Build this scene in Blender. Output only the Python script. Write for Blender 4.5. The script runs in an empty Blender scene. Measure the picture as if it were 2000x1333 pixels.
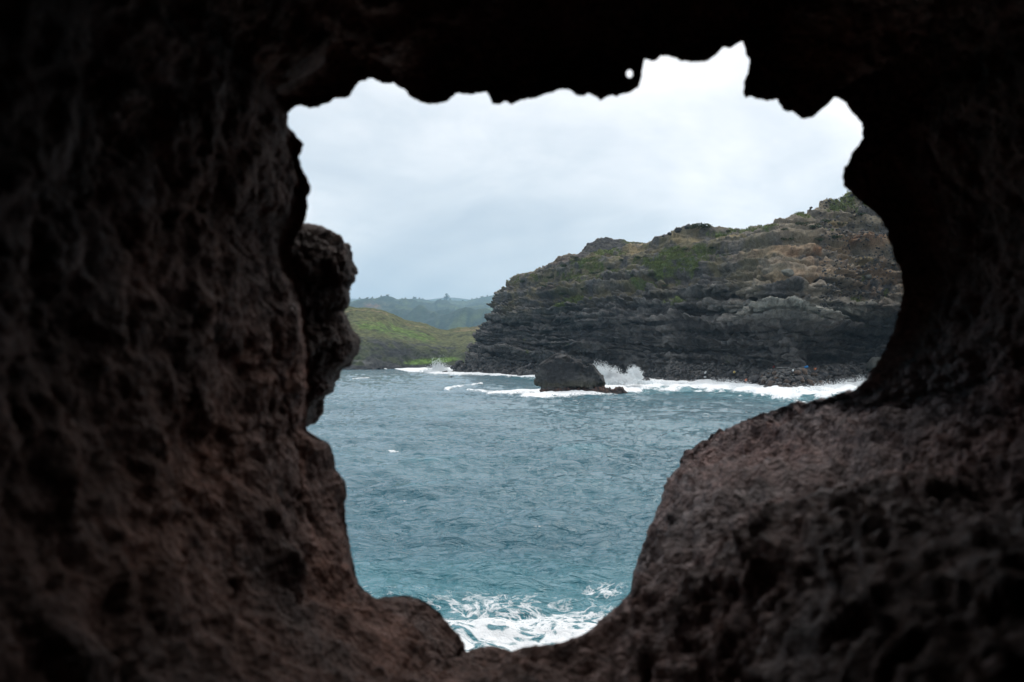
import bpy, math, random
import numpy as np
from mathutils import Vector, Matrix

random.seed(7)
RNG = np.random.default_rng(11)
S = bpy.context.scene
COL = S.collection
R = math.radians

# ------------------------------------------------------------------ camera
CAM_H = 8.0
F = 2000 * 35.0 / 36.0                      # focal length in photo pixels
PITCH = math.atan(28.5 / F)                 # horizon sits at row 695 of 1333
cam_d = bpy.data.cameras.new("camera")
cam = bpy.data.objects.new("camera", cam_d)
COL.objects.link(cam)
cam_d.lens = 35.0
cam_d.sensor_width = 36.0
cam.location = (0, 0, CAM_H)
cam.rotation_euler = (math.pi / 2 + PITCH, 0, 0)
cam_d.clip_start = 0.05
cam_d.clip_end = 20000
cam_d.dof.use_dof = True
cam_d.dof.focus_distance = 260
cam_d.dof.aperture_fstop = 2.0
S.camera = cam

# ------------------------------------------------------------------ world, sun, exposure
SUN_EL, SUN_AZ = R(55), R(25)               # sun behind thin cloud, ahead and to the right
sun_dir = Vector((math.sin(SUN_AZ) * math.cos(SUN_EL), math.cos(SUN_AZ) * math.cos(SUN_EL), math.sin(SUN_EL)))
W = bpy.data.worlds.new("World")
S.world = W
W.use_nodes = True
wn = W.node_tree
wn.nodes.clear()


def N(tree, typ, **kw):
    n = tree.nodes.new(typ)
    for k, v in kw.items():
        if k == "inp":
            for a, b in v.items():
                n.inputs[a].default_value = b
        else:
            setattr(n, k, v)
    return n


def L(tree, a, b):
    tree.links.new(a, b)


def build_sky():
    t = wn
    out = N(t, "ShaderNodeOutputWorld")
    bg = N(t, "ShaderNodeBackground", inp={"Strength": 0.1})
    L(t, bg.outputs[0], out.inputs[0])
    sky = N(t, "ShaderNodeTexSky")
    sky.sky_type = 'NISHITA'
    sky.sun_disc = False
    sky.sun_elevation = SUN_EL
    sky.sun_rotation = SUN_AZ
    tc = N(t, "ShaderNodeTexCoord")
    nrm = N(t, "ShaderNodeVectorMath", operation='NORMALIZE')
    L(t, tc.outputs["Generated"], nrm.inputs[0])
    sep = N(t, "ShaderNodeSeparateXYZ")
    L(t, nrm.outputs[0], sep.inputs[0])
    # cloud sheet: direction projected to a plane overhead
    za = N(t, "ShaderNodeMath", operation='ABSOLUTE')
    L(t, sep.outputs[2], za.inputs[0])
    zb = N(t, "ShaderNodeMath", operation='ADD', inp={1: 0.42})
    L(t, za.outputs[0], zb.inputs[0])
    inv = N(t, "ShaderNodeMath", operation='DIVIDE', inp={0: 1.0})
    L(t, zb.outputs[0], inv.inputs[1])
    sc = N(t, "ShaderNodeVectorMath", operation='SCALE')
    L(t, nrm.outputs[0], sc.inputs[0])
    L(t, inv.outputs[0], sc.inputs["Scale"])
    n1 = N(t, "ShaderNodeTexNoise", inp={"Scale": 1.5, "Detail": 6.0, "Roughness": 0.5, "Distortion": 0.6})
    n2 = N(t, "ShaderNodeTexNoise", inp={"Scale": 4.2, "Detail": 7.0, "Roughness": 0.58, "Distortion": 0.5})
    for n in (n1, n2):
        L(t, sc.outputs[0], n.inputs["Vector"])
    # glow of the veiled sun
    dt = N(t, "ShaderNodeVectorMath", operation='DOT_PRODUCT')
    L(t, nrm.outputs[0], dt.inputs[0])
    dt.inputs[1].default_value = sun_dir
    mx = N(t, "ShaderNodeMath", operation='MAXIMUM', inp={1: 0.0})
    L(t, dt.outputs["Value"], mx.inputs[0])
    pw = N(t, "ShaderNodeMath", operation='POWER', inp={1: 4.0})
    L(t, mx.outputs[0], pw.inputs[0])
    g = N(t, "ShaderNodeMath", operation='MULTIPLY', inp={1: 2.0})
    L(t, pw.outputs[0], g.inputs[0])
    # brightness = base + noise + glow
    a = N(t, "ShaderNodeMath", operation='MULTIPLY_ADD', inp={1: 2.1, 2: -1.05})
    L(t, n1.outputs["Fac"], a.inputs[0])
    b = N(t, "ShaderNodeMath", operation='MULTIPLY_ADD', inp={1: 0.75})
    L(t, n2.outputs["Fac"], b.inputs[0])
    L(t, a.outputs[0], b.inputs[2])
    c = N(t, "ShaderNodeMath", operation='ADD', use_clamp=True)
    L(t, b.outputs[0], c.inputs[0])
    L(t, g.outputs[0], c.inputs[1])
    ramp = N(t, "ShaderNodeValToRGB")
    e = ramp.color_ramp.elements
    e[0].position, e[0].color = 0.10, (0.40, 0.450, 0.505, 1)
    e[1].position, e[1].color = 1.0, (0.92, 0.895, 0.88, 1)
    m = ramp.color_ramp.elements.new(0.55)
    m.color = (0.60, 0.628, 0.655, 1)
    L(t, c.outputs[0], ramp.inputs[0])
    x10 = N(t, "ShaderNodeVectorMath", operation='SCALE', inp={"Scale": 10.0})
    L(t, ramp.outputs[0], x10.inputs[0])
    mix = N(t, "ShaderNodeMixRGB", inp={0: 0.93})
    L(t, sky.outputs[0], mix.inputs[1])
    L(t, x10.outputs[0], mix.inputs[2])
    L(t, mix.outputs[0], bg.inputs[0])


build_sky()

sun_l = bpy.data.lights.new("sun", 'SUN')
sun_l.energy = 0.95
sun_l.angle = R(60)
sun_l.color = (1.0, 0.96, 0.90)
sun = bpy.data.objects.new("sun", sun_l)
COL.objects.link(sun)
sun.rotation_euler = (-sun_dir).to_track_quat('-Z', 'Y').to_euler()

S.view_settings.view_transform = 'Standard'
S.view_settings.look = 'None'
S.view_settings.exposure = 0.55
S.view_settings.gamma = 1.0
S.cycles.use_denoising = True
S.cycles.max_bounces = 8
S.cycles.diffuse_bounces = 4
S.cycles.volume_bounces = 3
S.cycles.caustics_reflective = False
S.cycles.caustics_refractive = False

# ------------------------------------------------------------------ geometry helpers
CP, SP = math.cos(PITCH), math.sin(PITCH)


def rays(px, py):
    """world direction through a photo pixel, scaled so that its y is 1"""
    px = np.asarray(px, float)
    py = np.asarray(py, float)
    u = (px - 1000) / F
    v = (666.5 - py) / F
    dy = CP - v * SP
    return np.stack([u / dy, np.ones_like(u + v), (SP + v * CP) / dy], -1)


def at(px, py, y):
    r = rays(px, py)
    return r * np.asarray(y, float)[..., None] + np.array([0, 0, CAM_H])


def ground_y(px, py):
    r = rays(px, py)
    return -CAM_H / np.minimum(r[..., 2], -1e-5)


def proj(p):
    x = p[..., 0]
    y = p[..., 1]
    z = p[..., 2] - CAM_H
    d = y * CP + z * SP
    v = -y * SP + z * CP
    d = np.where(np.abs(d) < 1e-6, 1e-6, d)
    return 1000 + F * x / d, 666.5 - F * v / d


_perm = np.random.default_rng(3).permutation(256).astype(np.int32)
_perm = np.concatenate([_perm, _perm, _perm])
_grad = np.random.default_rng(4).normal(size=(256, 3)).astype(np.float32)
_grad /= np.linalg.norm(_grad, axis=1)[:, None]


def perlin(p):
    p = np.asarray(p, np.float32)
    shp = p.shape[:-1]
    p = p.reshape(-1, 3)
    i = np.floor(p).astype(np.int32)
    f = p - i
    i &= 255
    w = f * f * f * (f * (f * 6 - 15) + 10)
    out = np.zeros(len(p), np.float32)
    for a in (0, 1):
        wa = w[:, 0] if a else 1 - w[:, 0]
        pa = _perm[i[:, 0] + a]
        for b in (0, 1):
            wb = wa * (w[:, 1] if b else 1 - w[:, 1])
            pb = _perm[pa + i[:, 1] + b]
            for c in (0, 1):
                wc = wb * (w[:, 2] if c else 1 - w[:, 2])
                g = _grad[_perm[pb + i[:, 2] + c]]
                out += wc * ((f[:, 0] - a) * g[:, 0] + (f[:, 1] - b) * g[:, 1] + (f[:, 2] - c) * g[:, 2])
    return (out * 1.5).reshape(shp)


def fbm(p, o=4, lac=2.03, gain=0.5):
    a, s = 1.0, 0.0
    p = np.asarray(p, np.float32)
    for k in range(o):
        s = s + a * perlin(p * lac ** k + 17.3 * k)
        a *= gain
    return s


def ridged(p, o=4, gain=0.5):
    a, s = 1.0, 0.0
    for k in range(o):
        s = s + a * (1 - 2 * np.abs(perlin(np.asarray(p) * 2.07 ** k + 31.7 * k)))
        a *= gain
    return s


def worley(p):
    """F1 and F2 of jittered cells"""
    p = np.asarray(p, np.float32)
    shp = p.shape[:-1]
    p = p.reshape(-1, 3)
    i = np.floor(p).astype(np.int32)
    f = p - i
    d1 = np.full(len(p), 9.0, np.float32)
    d2 = d1.copy()
    for a in (-1, 0, 1):
        for b in (-1, 0, 1):
            for c in (-1, 0, 1):
                h = _perm[_perm[_perm[(i[:, 0] + a) & 255] + ((i[:, 1] + b) & 255)] + ((i[:, 2] + c) & 255)]
                j = _grad[h] * 0.45 + 0.5
                q = (f - np.array([a, b, c], np.float32) - j)
                d = np.einsum('ij,ij->i', q, q)
                lo = np.minimum(d1, d)
                d2 = np.minimum(d2, np.maximum(d1, d))
                d1 = lo
    return np.sqrt(d1).reshape(shp), np.sqrt(d2).reshape(shp)


def sstep(a, b, x):
    t = np.clip((x - a) / (b - a), 0, 1)
    return t * t * (3 - 2 * t)


def smooth(a, sig, axis=0, wrap=False):
    if sig <= 0.01:
        return a
    n = int(max(1, round(sig * 3)))
    k = np.exp(-0.5 * (np.arange(-n, n + 1) / sig) ** 2)
    k /= k.sum()
    a = np.moveaxis(a, axis, 0)
    if wrap:
        pad = np.concatenate([a[-n:], a, a[:n]], 0)
    else:
        pad = np.concatenate([np.repeat(a[:1], n, 0), a, np.repeat(a[-1:], n, 0)], 0)
    out = np.zeros_like(a)
    for j in range(2 * n + 1):
        out += k[j] * pad[j:j + len(a)]
    return np.moveaxis(out, 0, axis)


def mesh_np(name, verts, quads=None, tris=None, attrs=None, cols=None, shade=True):
    verts = np.asarray(verts, np.float32).reshape(-1, 3)
    me = bpy.data.meshes.new(name)
    loops, starts, totals = [], [], []
    n0 = 0
    for f, k in ((quads, 4), (tris, 3)):
        if f is None or len(f) == 0:
            continue
        f = np.asarray(f, np.int32).reshape(-1, k)
        loops.append(f.ravel())
        starts.append(n0 + np.arange(len(f)) * k)
        totals.append(np.full(len(f), k))
        n0 += f.size
    loops = np.concatenate(loops)
    starts = np.concatenate(starts)
    totals = np.concatenate(totals)
    me.vertices.add(len(verts))
    me.vertices.foreach_set("co", verts.ravel())
    me.loops.add(len(loops))
    me.loops.foreach_set("vertex_index", loops.astype(np.int32))
    me.polygons.add(len(starts))
    me.polygons.foreach_set("loop_start", starts.astype(np.int32))
    me.polygons.foreach_set("loop_total", totals.astype(np.int32))
    me.polygons.foreach_set("use_smooth", np.full(len(starts), shade, bool))
    me.update(calc_edges=True)
    me.validate()
    for k, v in (attrs or {}).items():
        a = me.attributes.new(k, 'FLOAT', 'POINT')
        a.data.foreach_set("value", np.asarray(v, np.float32).ravel())
    if cols is not None:
        a = me.attributes.new("rock_col", 'FLOAT_COLOR', 'POINT')
        c = np.ones((len(verts), 4), np.float32)
        c[:, :3] = np.asarray(cols).reshape(-1, 3)
        a.data.foreach_set("color", c.ravel())
    return me


def grid_quads(nr, nc, wrap=False):
    r = np.arange(nr - 1)[:, None]
    c = np.arange(nc if wrap else nc - 1)[None, :]
    c2 = (c + 1) % nc
    return np.stack([r * nc + c, r * nc + c2, (r + 1) * nc + c2, (r + 1) * nc + c], -1).reshape(-1, 4)


def grid_normals(P):
    du = np.gradient(P, axis=0)
    dv = np.gradient(P, axis=1)
    n = np.cross(du, dv)
    return n / np.maximum(np.linalg.norm(n, axis=-1, keepdims=True), 1e-9)


def link(name, me, mat, parent=None, label=None, cat=None, group=None, kind=None):
    o = bpy.data.objects.new(name, me)
    COL.objects.link(o)
    if mat is not None and me is not None and not me.materials:
        me.materials.append(mat)
    if parent is not None:
        o.parent = parent
    for k, v in (("label", label), ("category", cat), ("group", group), ("kind", kind)):
        if v:
            o[k] = v
    return o


# ------------------------------------------------------------------ materials
def new_mat(name):
    m = bpy.data.materials.new(name)
    m.use_nodes = True
    m.node_tree.nodes.clear()
    t = m.node_tree
    out = N(t, "ShaderNodeOutputMaterial")
    b = N(t, "ShaderNodeBsdfPrincipled")
    L(t, b.outputs[0], out.inputs[0])
    return m, t, b, out


def coords(t, scale=None):
    tc = N(t, "ShaderNodeTexCoord")
    return tc.outputs["Object"]


def noise(t, vec, scale, detail=6, rough=0.6, dist=0.0):
    n = N(t, "ShaderNodeTexNoise", inp={"Scale": scale, "Detail": detail, "Roughness": rough, "Distortion": dist})
    L(t, vec, n.inputs["Vector"])
    return n.outputs["Fac"]


def ramp(t, fac, stops):
    r = N(t, "ShaderNodeValToRGB")
    els = r.color_ramp.elements
    while len(els) < len(stops):
        els.new(0.5)
    for e, (p, c) in zip(els, stops):
        e.position = p
        e.color = (*c, 1) if len(c) == 3 else c
    L(t, fac, r.inputs[0])
    return r.outputs[0]


def mixc(t, fac, a, b, mode='MIX'):
    m = N(t, "ShaderNodeMixRGB", blend_type=mode)
    for k, v in ((0, fac), (1, a), (2, b)):
        if isinstance(v, (int, float)):
            m.inputs[k].default_value = v
        elif isinstance(v, tuple):
            m.inputs[k].default_value = (*v, 1)
        else:
            L(t, v, m.inputs[k])
    return m.outputs[0]


def bump(t, h, strength, dist, bsdf):
    b = N(t, "ShaderNodeBump", inp={"Strength": strength, "Distance": dist})
    L(t, h, b.inputs["Height"])
    L(t, b.outputs[0], bsdf.inputs["Normal"])


def mat_attr_rock(name, fine, bdist, rough=0.9, lo=0.55, hi=1.5):
    """rock and soil whose colour comes from the mesh (rock_col) broken up by fine grain"""
    m, t, b, o = new_mat(name)
    v = coords(t)
    a = N(t, "ShaderNodeAttribute", attribute_name="rock_col")
    n1 = noise(t, v, fine, 8, 0.7)
    n2 = noise(t, v, fine * 5, 6, 0.7)
    k = ramp(t, n1, [(0.3, (lo,) * 3), (0.7, (hi,) * 3)])
    k2 = ramp(t, n2, [(0.3, (0.7,) * 3), (0.7, (1.3,) * 3)])
    c = mixc(t, 1.0, a.outputs["Color"], k, 'MULTIPLY')
    c = mixc(t, 1.0, c, k2, 'MULTIPLY')
    L(t, c, b.inputs["Base Color"])
    b.inputs["Roughness"].default_value = rough
    b.inputs["Specular IOR Level"].default_value = 0.25
    h = N(t, "ShaderNodeMath", operation='MULTIPLY_ADD', inp={1: 0.35})
    L(t, n2, h.inputs[0])
    L(t, n1, h.inputs[2])
    bump(t, h.outputs[0], 1.0, bdist, b)
    return m


def mat_lava(name="lava_rock", tone=1.0):
    m, t, b, o = new_mat(name)
    v = coords(t)
    big = noise(t, v, 1.1, 4, 0.55, 0.4)
    mid = noise(t, v, 6.0, 8, 0.65)
    fine = noise(t, v, 38.0, 8, 0.7)
    c = ramp(t, big, [(0.30, (0.080, 0.054, 0.049)), (0.50, (0.120, 0.064, 0.051)), (0.70, (0.172, 0.078, 0.053))])
    wth = N(t, "ShaderNodeAttribute", attribute_name="weathered").outputs["Fac"]
    c = mixc(t, wth, c, ramp(t, big, [(0.35, (0.155, 0.130, 0.131)), (0.62, (0.178, 0.108, 0.098))]))
    g = ramp(t, mid, [(0.32, (0.40, 0.40, 0.42)), (0.50, (0.95, 0.95, 0.95)), (0.70, (1.6, 1.55, 1.55))])
    c = mixc(t, 1.0, c, g, 'MULTIPLY')
    pale = ramp(t, noise(t, v, 2.6, 8, 0.75, 0.8), [(0.61, (0, 0, 0)), (0.70, (1, 1, 1))])
    c = mixc(t, pale, c, mixc(t, 0.45, c, (0.30, 0.28, 0.28)))
    f2 = ramp(t, fine, [(0.3, (0.6,) * 3), (0.7, (1.35,) * 3)])
    c = mixc(t, 1.0, c, f2, 'MULTIPLY')
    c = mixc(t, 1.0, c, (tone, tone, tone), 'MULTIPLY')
    L(t, c, b.inputs["Base Color"])
    L(t, ramp(t, mid, [(0.35, (0.9,) * 3), (0.65, (0.68,) * 3)]), b.inputs["Roughness"])
    b.inputs["Specular IOR Level"].default_value = 0.3
    vor = N(t, "ShaderNodeTexVoronoi", inp={"Scale": 30.0, "Randomness": 1.0})
    L(t, v, vor.inputs["Vector"])
    h1 = N(t, "ShaderNodeMath", operation='MULTIPLY_ADD', inp={1: 0.5})
    L(t, vor.outputs["Distance"], h1.inputs[0])
    L(t, mid, h1.inputs[2])
    h2 = N(t, "ShaderNodeMath", operation='MULTIPLY_ADD', inp={1: 0.45})
    L(t, fine, h2.inputs[0])
    L(t, h1.outputs[0], h2.inputs[2])
    bump(t, h2.outputs[0], 1.0, 0.11, b)
    return m


def mat_simple(name, col, rough=0.7, var=0.3, scale=3.0, spec=0.4):
    m, t, b, o = new_mat(name)
    v = coords(t)
    n = noise(t, v, scale, 6, 0.6)
    k = ramp(t, n, [(0.3, (1 - var,) * 3), (0.7, (1 + var,) * 3)])
    L(t, mixc(t, 1.0, col, k, 'MULTIPLY'), b.inputs["Base Color"])
    b.inputs["Roughness"].default_value = rough
    b.inputs["Specular IOR Level"].default_value = spec
    bump(t, n, 0.3, 0.02, b)
    return m


def mat_boulder(name, dark, pale, rough=0.75):
    m, t, b, o = new_mat(name)
    v = coords(t)
    oi = N(t, "ShaderNodeObjectInfo")
    n1 = noise(t, v, 1.6, 7, 0.65)
    n2 = noise(t, v, 9.0, 6, 0.65)
    c = ramp(t, n1, [(0.3, dark), (0.7, pale)])
    k = ramp(t, oi.outputs["Random"], [(0.0, (0.65, 0.65, 0.68)), (1.0, (1.4, 1.35, 1.3))])
    c = mixc(t, 1.0, c, k, 'MULTIPLY')
    L(t, c, b.inputs["Base Color"])
    b.inputs["Roughness"].default_value = rough
    h = N(t, "ShaderNodeMath", operation='MULTIPLY_ADD', inp={1: 0.4})
    L(t, n2, h.inputs[0])
    L(t, n1, h.inputs[2])
    bump(t, h.outputs[0], 1.0, 0.25, b)
    return m


def mat_leaf(name, c1, c2):
    m, t, b, o = new_mat(name)
    g = N(t, "ShaderNodeNewGeometry")
    c = ramp(t, g.outputs["Random Per Island"], [(0.0, c1), (1.0, c2)])
    L(t, c, b.inputs["Base Color"])
    b.inputs["Roughness"].default_value = 0.7
    b.inputs["Specular IOR Level"].default_value = 0.2
    return m


def mat_spray():
    m, t, b, o = new_mat("white_spray")
    b.inputs["Base Color"].default_value = (0.93, 0.945, 0.95, 1)
    b.inputs["Roughness"].default_value = 0.6
    tr = N(t, "ShaderNodeBsdfTranslucent", inp={"Color": (0.93, 0.945, 0.95, 1)})
    mx = N(t, "ShaderNodeMixShader", inp={0: 0.5})
    L(t, b.outputs[0], mx.inputs[1])
    L(t, tr.outputs[0], mx.inputs[2])
    L(t, mx.outputs[0], o.inputs[0])
    return m


def mat_water():
    m, t, b, o = new_mat("sea_water")
    v = coords(t)
    foam = N(t, "ShaderNodeAttribute", attribute_name="foam").outputs["Fac"]
    aer = N(t, "ShaderNodeAttribute", attribute_name="aerated").outputs["Fac"]
    deep = ramp(t, noise(t, v, 0.05, 3, 0.5), [(0.3, (0.003, 0.098, 0.145)), (0.7, (0.004, 0.122, 0.170))])
    wc = mixc(t, aer, deep, (0.05, 0.26, 0.31))
    L(t, wc, b.inputs["Base Color"])
    b.inputs["IOR"].default_value = 1.333
    b.inputs["Roughness"].default_value = 0.05
    # ripples
    mp = N(t, "ShaderNodeMapping")
    mp.inputs["Rotation"].default_value = (0, 0, R(20))
    mp.inputs["Scale"].default_value = (0.6, 1.15, 1.0)
    L(t, v, mp.inputs[0])
    r1 = noise(t, mp.outputs[0], 1.1, 5, 0.6, 0.6)
    r2 = noise(t, mp.outputs[0], 5.0, 4, 0.6, 0.4)
    h = N(t, "ShaderNodeMath", operation='MULTIPLY_ADD', inp={1: 0.22})
    L(t, r2, h.inputs[0])
    L(t, r1, h.inputs[2])
    gust = ramp(t, noise(t, v, 0.035, 4, 0.55, 0.6), [(0.38, (0.3,) * 3), (0.60, (1, 1, 1))])
    hm = N(t, "ShaderNodeMath", operation='MULTIPLY')
    L(t, h.outputs[0], hm.inputs[0])
    L(t, gust, hm.inputs[1])
    bump(t, hm.outputs[0], 1.0, 0.62, b)
    # lacy foam
    l1 = noise(t, v, 0.75, 7, 0.6, 1.6)
    rid = N(t, "ShaderNodeMath", operation='MULTIPLY_ADD', inp={1: 2.0, 2: -1.0})
    L(t, l1, rid.inputs[0])
    ab = N(t, "ShaderNodeMath", operation='ABSOLUTE')
    L(t, rid.outputs[0], ab.inputs[0])
    lace = N(t, "ShaderNodeMath", operation='MULTIPLY_ADD', inp={1: -2.6, 2: 1.0})
    L(t, ab.outputs[0], lace.inputs[0])
    n3 = noise(t, v, 3.2, 6, 0.65, 0.8)
    l2 = N(t, "ShaderNodeMath", operation='MULTIPLY_ADD', inp={1: 0.9, 2: -0.45})
    L(t, n3, l2.inputs[0])
    l3 = N(t, "ShaderNodeMath", operation='ADD')
    L(t, lace.outputs[0], l3.inputs[0])
    L(t, l2.outputs[0], l3.inputs[1])
    f1 = N(t, "ShaderNodeMath", operation='MULTIPLY_ADD', inp={1: 2.0, 2: -1.42})
    L(t, foam, f1.inputs[0])
    f2 = N(t, "ShaderNodeMath", operation='ADD')
    L(t, l3.outputs[0], f2.inputs[0])
    L(t, f1.outputs[0], f2.inputs[1])
    f3 = N(t, "ShaderNodeMath", operation='MULTIPLY', inp={1: 2.6}, use_clamp=True)
    L(t, f2.outputs[0], f3.inputs[0])
    fb = N(t, "ShaderNodeBsdfPrincipled")
    fb.inputs["Base Color"].default_value = (0.90, 0.92, 0.93, 1)
    fb.inputs["Roughness"].default_value = 0.8
    bp = N(t, "ShaderNodeBump", inp={"Strength": 0.8, "Distance": 0.15})
    L(t, n3, bp.inputs["Height"])
    L(t, bp.outputs[0], fb.inputs["Normal"])
    mx = N(t, "ShaderNodeMixShader")
    L(t, f3.outputs[0], mx.inputs[0])
    L(t, b.outputs[0], mx.inputs[1])
    L(t, fb.outputs[0], mx.inputs[2])
    L(t, mx.outputs[0], o.inputs[0])
    return m


M_LAVA = mat_lava(tone=1.35)
M_LAVA_DARK = mat_lava("dark_lava_rock", 0.34)  # same lava rock with its tone turned down, for the left knob
M_CLIFF = mat_attr_rock("cliff_rock", 0.55, 1.1)
M_HILL = mat_attr_rock("hill_turf", 0.25, 1.2, 0.95)
M_FAR = mat_attr_rock("forest_canopy", 0.03, 6.0, 0.95, 0.6, 1.4)
M_STACK = mat_attr_rock("stack_rock", 0.9, 0.35, 0.7)
M_BOULD = mat_boulder("wet_boulder", (0.022, 0.022, 0.025), (0.085, 0.082, 0.082))
M_BOULDB = mat_boulder("brown_boulder", (0.045, 0.030, 0.022), (0.12, 0.085, 0.065))
M_BOULDG = mat_boulder("grey_boulder", (0.07, 0.075, 0.065), (0.16, 0.16, 0.14), 0.9)
M_LEAF = mat_leaf("shrub_leaves", (0.020, 0.035, 0.014), (0.060, 0.085, 0.035))
M_GRASS = mat_leaf("grass_blades", (0.085, 0.105, 0.035), (0.17, 0.20, 0.065))
M_TREE = mat_leaf("tree_leaves", (0.022, 0.040, 0.020), (0.05, 0.08, 0.035))
M_BARK = mat_simple("bark", (0.08, 0.06, 0.045), 0.9)
M_SPRAY = mat_spray()
M_WATER = mat_water()

# ------------------------------------------------------------------ headland cliff
# columns left to right: foot pixel (waterline) and ridge pixel
CLIFF = [((862, 727.5), (987, 558)), ((930, 731), (1004, 547)), ((985, 734.5), (1026, 541)),
         ((1040, 737), (1055, 530.6)), ((1090, 739), (1085, 510)), ((1130, 741), (1113, 496)),
         ((1175, 743), (1150, 494)), ((1230, 745), (1215, 486)), ((1280, 747), (1262, 477)),
         ((1330, 749), (1305, 460)), ((1385, 750), (1348, 446)), ((1430, 752), (1398, 453)),
         ((1470, 757), (1450, 453)), ((1520, 764), (1508, 444)), ((1570, 763), (1552, 422)),
         ((1620, 757), (1618, 395)), ((1680, 752), (1670, 382)), ((1760, 752), (1760, 352)),
         ((1860, 760), (1850, 340)), ((2000, 770), (1980, 350))]
FR = np.array([0.0, 0.06, 0.13, 0.20, 0.34, 0.48, 0.62, 0.80, 1.0])
SB = np.array([0.0, 7.0, 15.0, 19.0, 22.0, 26.0, 35.0, 56.0, 80.0])
NOSE = [(862, 727.5), (886, 714), (906, 703), (918, 688), (931, 662), (948, 628), (966, 598), (975, 580), (987, 558)]


def build_cliff():
    cols = []
    for k, (b, r) in enumerate(CLIFF):
        yb = float(ground_y(*b))
        if k == 0:
            pts = np.array(NOSE)
            sb = SB * np.linspace(0.25, 0.25, 9)
        else:
            f = FR[:, None]
            pts = np.array(b)[None] * (1 - f) + np.array(r)[None] * f
            wgt = min(1.0, 0.35 + 0.22 * k)
            sb = SB * wgt
        P = at(pts[:, 0], pts[:, 1], yb + sb)
        under = P[0] + np.array([-1.0, -5.0, -3.0])
        top = P[-1]
        P = np.vstack([under, P, top + np.array([12, 22, -0.8]), top + np.array([60, 110, -6]), top + np.array([160, 280, -14])])
        cols.append(P)
    c0 = cols[0]
    back1 = c0 + np.array([16, 30, 0]) * np.linspace(0.7, 1.0, len(c0))[:, None]
    back2 = c0 + np.array([110, 150, 0])
    back1[:, 2] -= np.linspace(0, 2, len(c0))
    net = np.stack([back2, back1] + cols)            # (columns, rows, 3)
    ncol, nrow = net.shape[:2]
    # dense parameters
    wcol = np.array([0.10, 0.14] + [1.0] * (ncol - 5) + [0.35, 0.30])
    s_pos = np.concatenate([[0], np.cumsum(wcol)])
    NS, NT = 1000, 345
    s = np.interp(np.linspace(0, 1, NS), np.linspace(0, 1, len(s_pos)) * 0 + s_pos / s_pos[-1], np.arange(ncol))
    wrow = np.array([0.35, 0.9, 1.0, 0.9, 1.3, 1.3, 1.3, 1.5, 1.4, 0.45, 0.25, 0.1])
    t_pos = np.concatenate([[0], np.cumsum(wrow)])
    tt = np.interp(np.linspace(0, 1, NT), t_pos / t_pos[-1], np.arange(nrow))
    # bilinear then smooth
    i0 = np.clip(s.astype(int), 0, ncol - 2)
    fs = (s - i0)[:, None, None]
    A = net[i0] * (1 - fs) + net[i0 + 1] * fs
    j0 = np.clip(tt.astype(int), 0, nrow - 2)
    ft = (tt - j0)[None, :, None]
    P = A[:, j0] * (1 - ft) + A[:, j0 + 1] * ft
    P = smooth(smooth(P, 9, 0), 3.0, 1)
    P0 = P.copy()
    px, py = proj(P)
    n = grid_normals(P)
    n = smooth(smooth(n, 10, 0), 6, 1)
    n /= np.linalg.norm(n, axis=-1, keepdims=True)
    # outward = towards the viewer
    view = -P / np.linalg.norm(P, axis=-1, keepdims=True)
    if np.mean((n * view)[200:-200, 40:200].sum(-1)) < 0:
        n = -n
    T = np.broadcast_to(tt[None, :], P.shape[:2])     # row index: 1 waterline .. 9 ridge
    yb = np.interp(px, [c[0][0] for c in CLIFF], [c[0][1] for c in CLIFF])
    # ---- relief
    steep = sstep(2.6, 3.6, T) * (1 - sstep(6.2, 8.2, T))
    upper = sstep(6.0, 7.6, T)
    apron = 1 - sstep(2.6, 3.4, T)
    q = P.copy()
    warp = fbm(q / 38.0, 3)
    zs = q[..., 2] + 0.05 * q[..., 0] + 1.1 * warp
    band = perlin(np.stack([q[..., 0] * 0.014, q[..., 1] * 0.014, zs * 0.36], -1))
    band2 = perlin(np.stack([q[..., 0] * 0.03 + 9, q[..., 1] * 0.03, zs * 0.95], -1))
    led = np.tanh(band * 5.5) * 1.5 + np.tanh(band2 * 4.5) * 0.85
    gul = ridged(np.stack([q[..., 0] / 20, q[..., 1] / 20, q[..., 2] / 75], -1), 3)
    fb = fbm(q / 9.0, 5, gain=0.55)
    d = (steep * (led * 1.45 + gul * 1.0) + upper * (led * 0.75 + gul * 1.5) + apron * fb * 1.0 + fb * 0.55)
    # overhanging band and sea caves under it
    def blob(x, y, rx, ry):
        return np.exp(-(((px - x) / rx) ** 2 + ((py - y) / ry) ** 2))
    over = sstep(1180, 1330, px) * sstep(585, 600, py) * (1 - sstep(632, 650, py - 6 * warp))
    d += over * 2.6
    cave = blob(1250, 712, 45, 22) + blob(1550, 680, 110, 26) * 0.9 + blob(1510, 705, 80, 16) + blob(1185, 712, 45, 14) + 0.6 * blob(1350, 690, 60, 22) + 0.7 * blob(1640, 690, 50, 16) + 0.5 * blob(1050, 712, 60, 8)
    d -= np.minimum(cave, 1.1) * 6.0
    d -= 4.0 * blob(1530, 545, 60, 16)
    fade = sstep(0.6, 1.4, T) * 0.85 + 0.15
    ridgefade = 1 - 0.3 * sstep(8.3, 9.0, T)
    d += blob(1092, 704, 40, 15) * 5.0
    P = P + n * (d * fade * ridgefade)[..., None]
    # second pass: blocks, joints and crumble on the shaped face
    n2 = grid_normals(P)
    if np.mean((n2 * n).sum(-1)) < 0:
        n2 = -n2
    n2 = smooth(smooth(n2, 2.5, 0), 2.5, 1)
    n2 /= np.maximum(np.linalg.norm(n2, axis=-1, keepdims=True), 1e-6)
    r = P.copy()
    zr = r[..., 2] + 0.05 * r[..., 0] + 1.1 * warp
    fr = fbm(r / 3.5 + 12, 4, gain=0.62)
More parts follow.
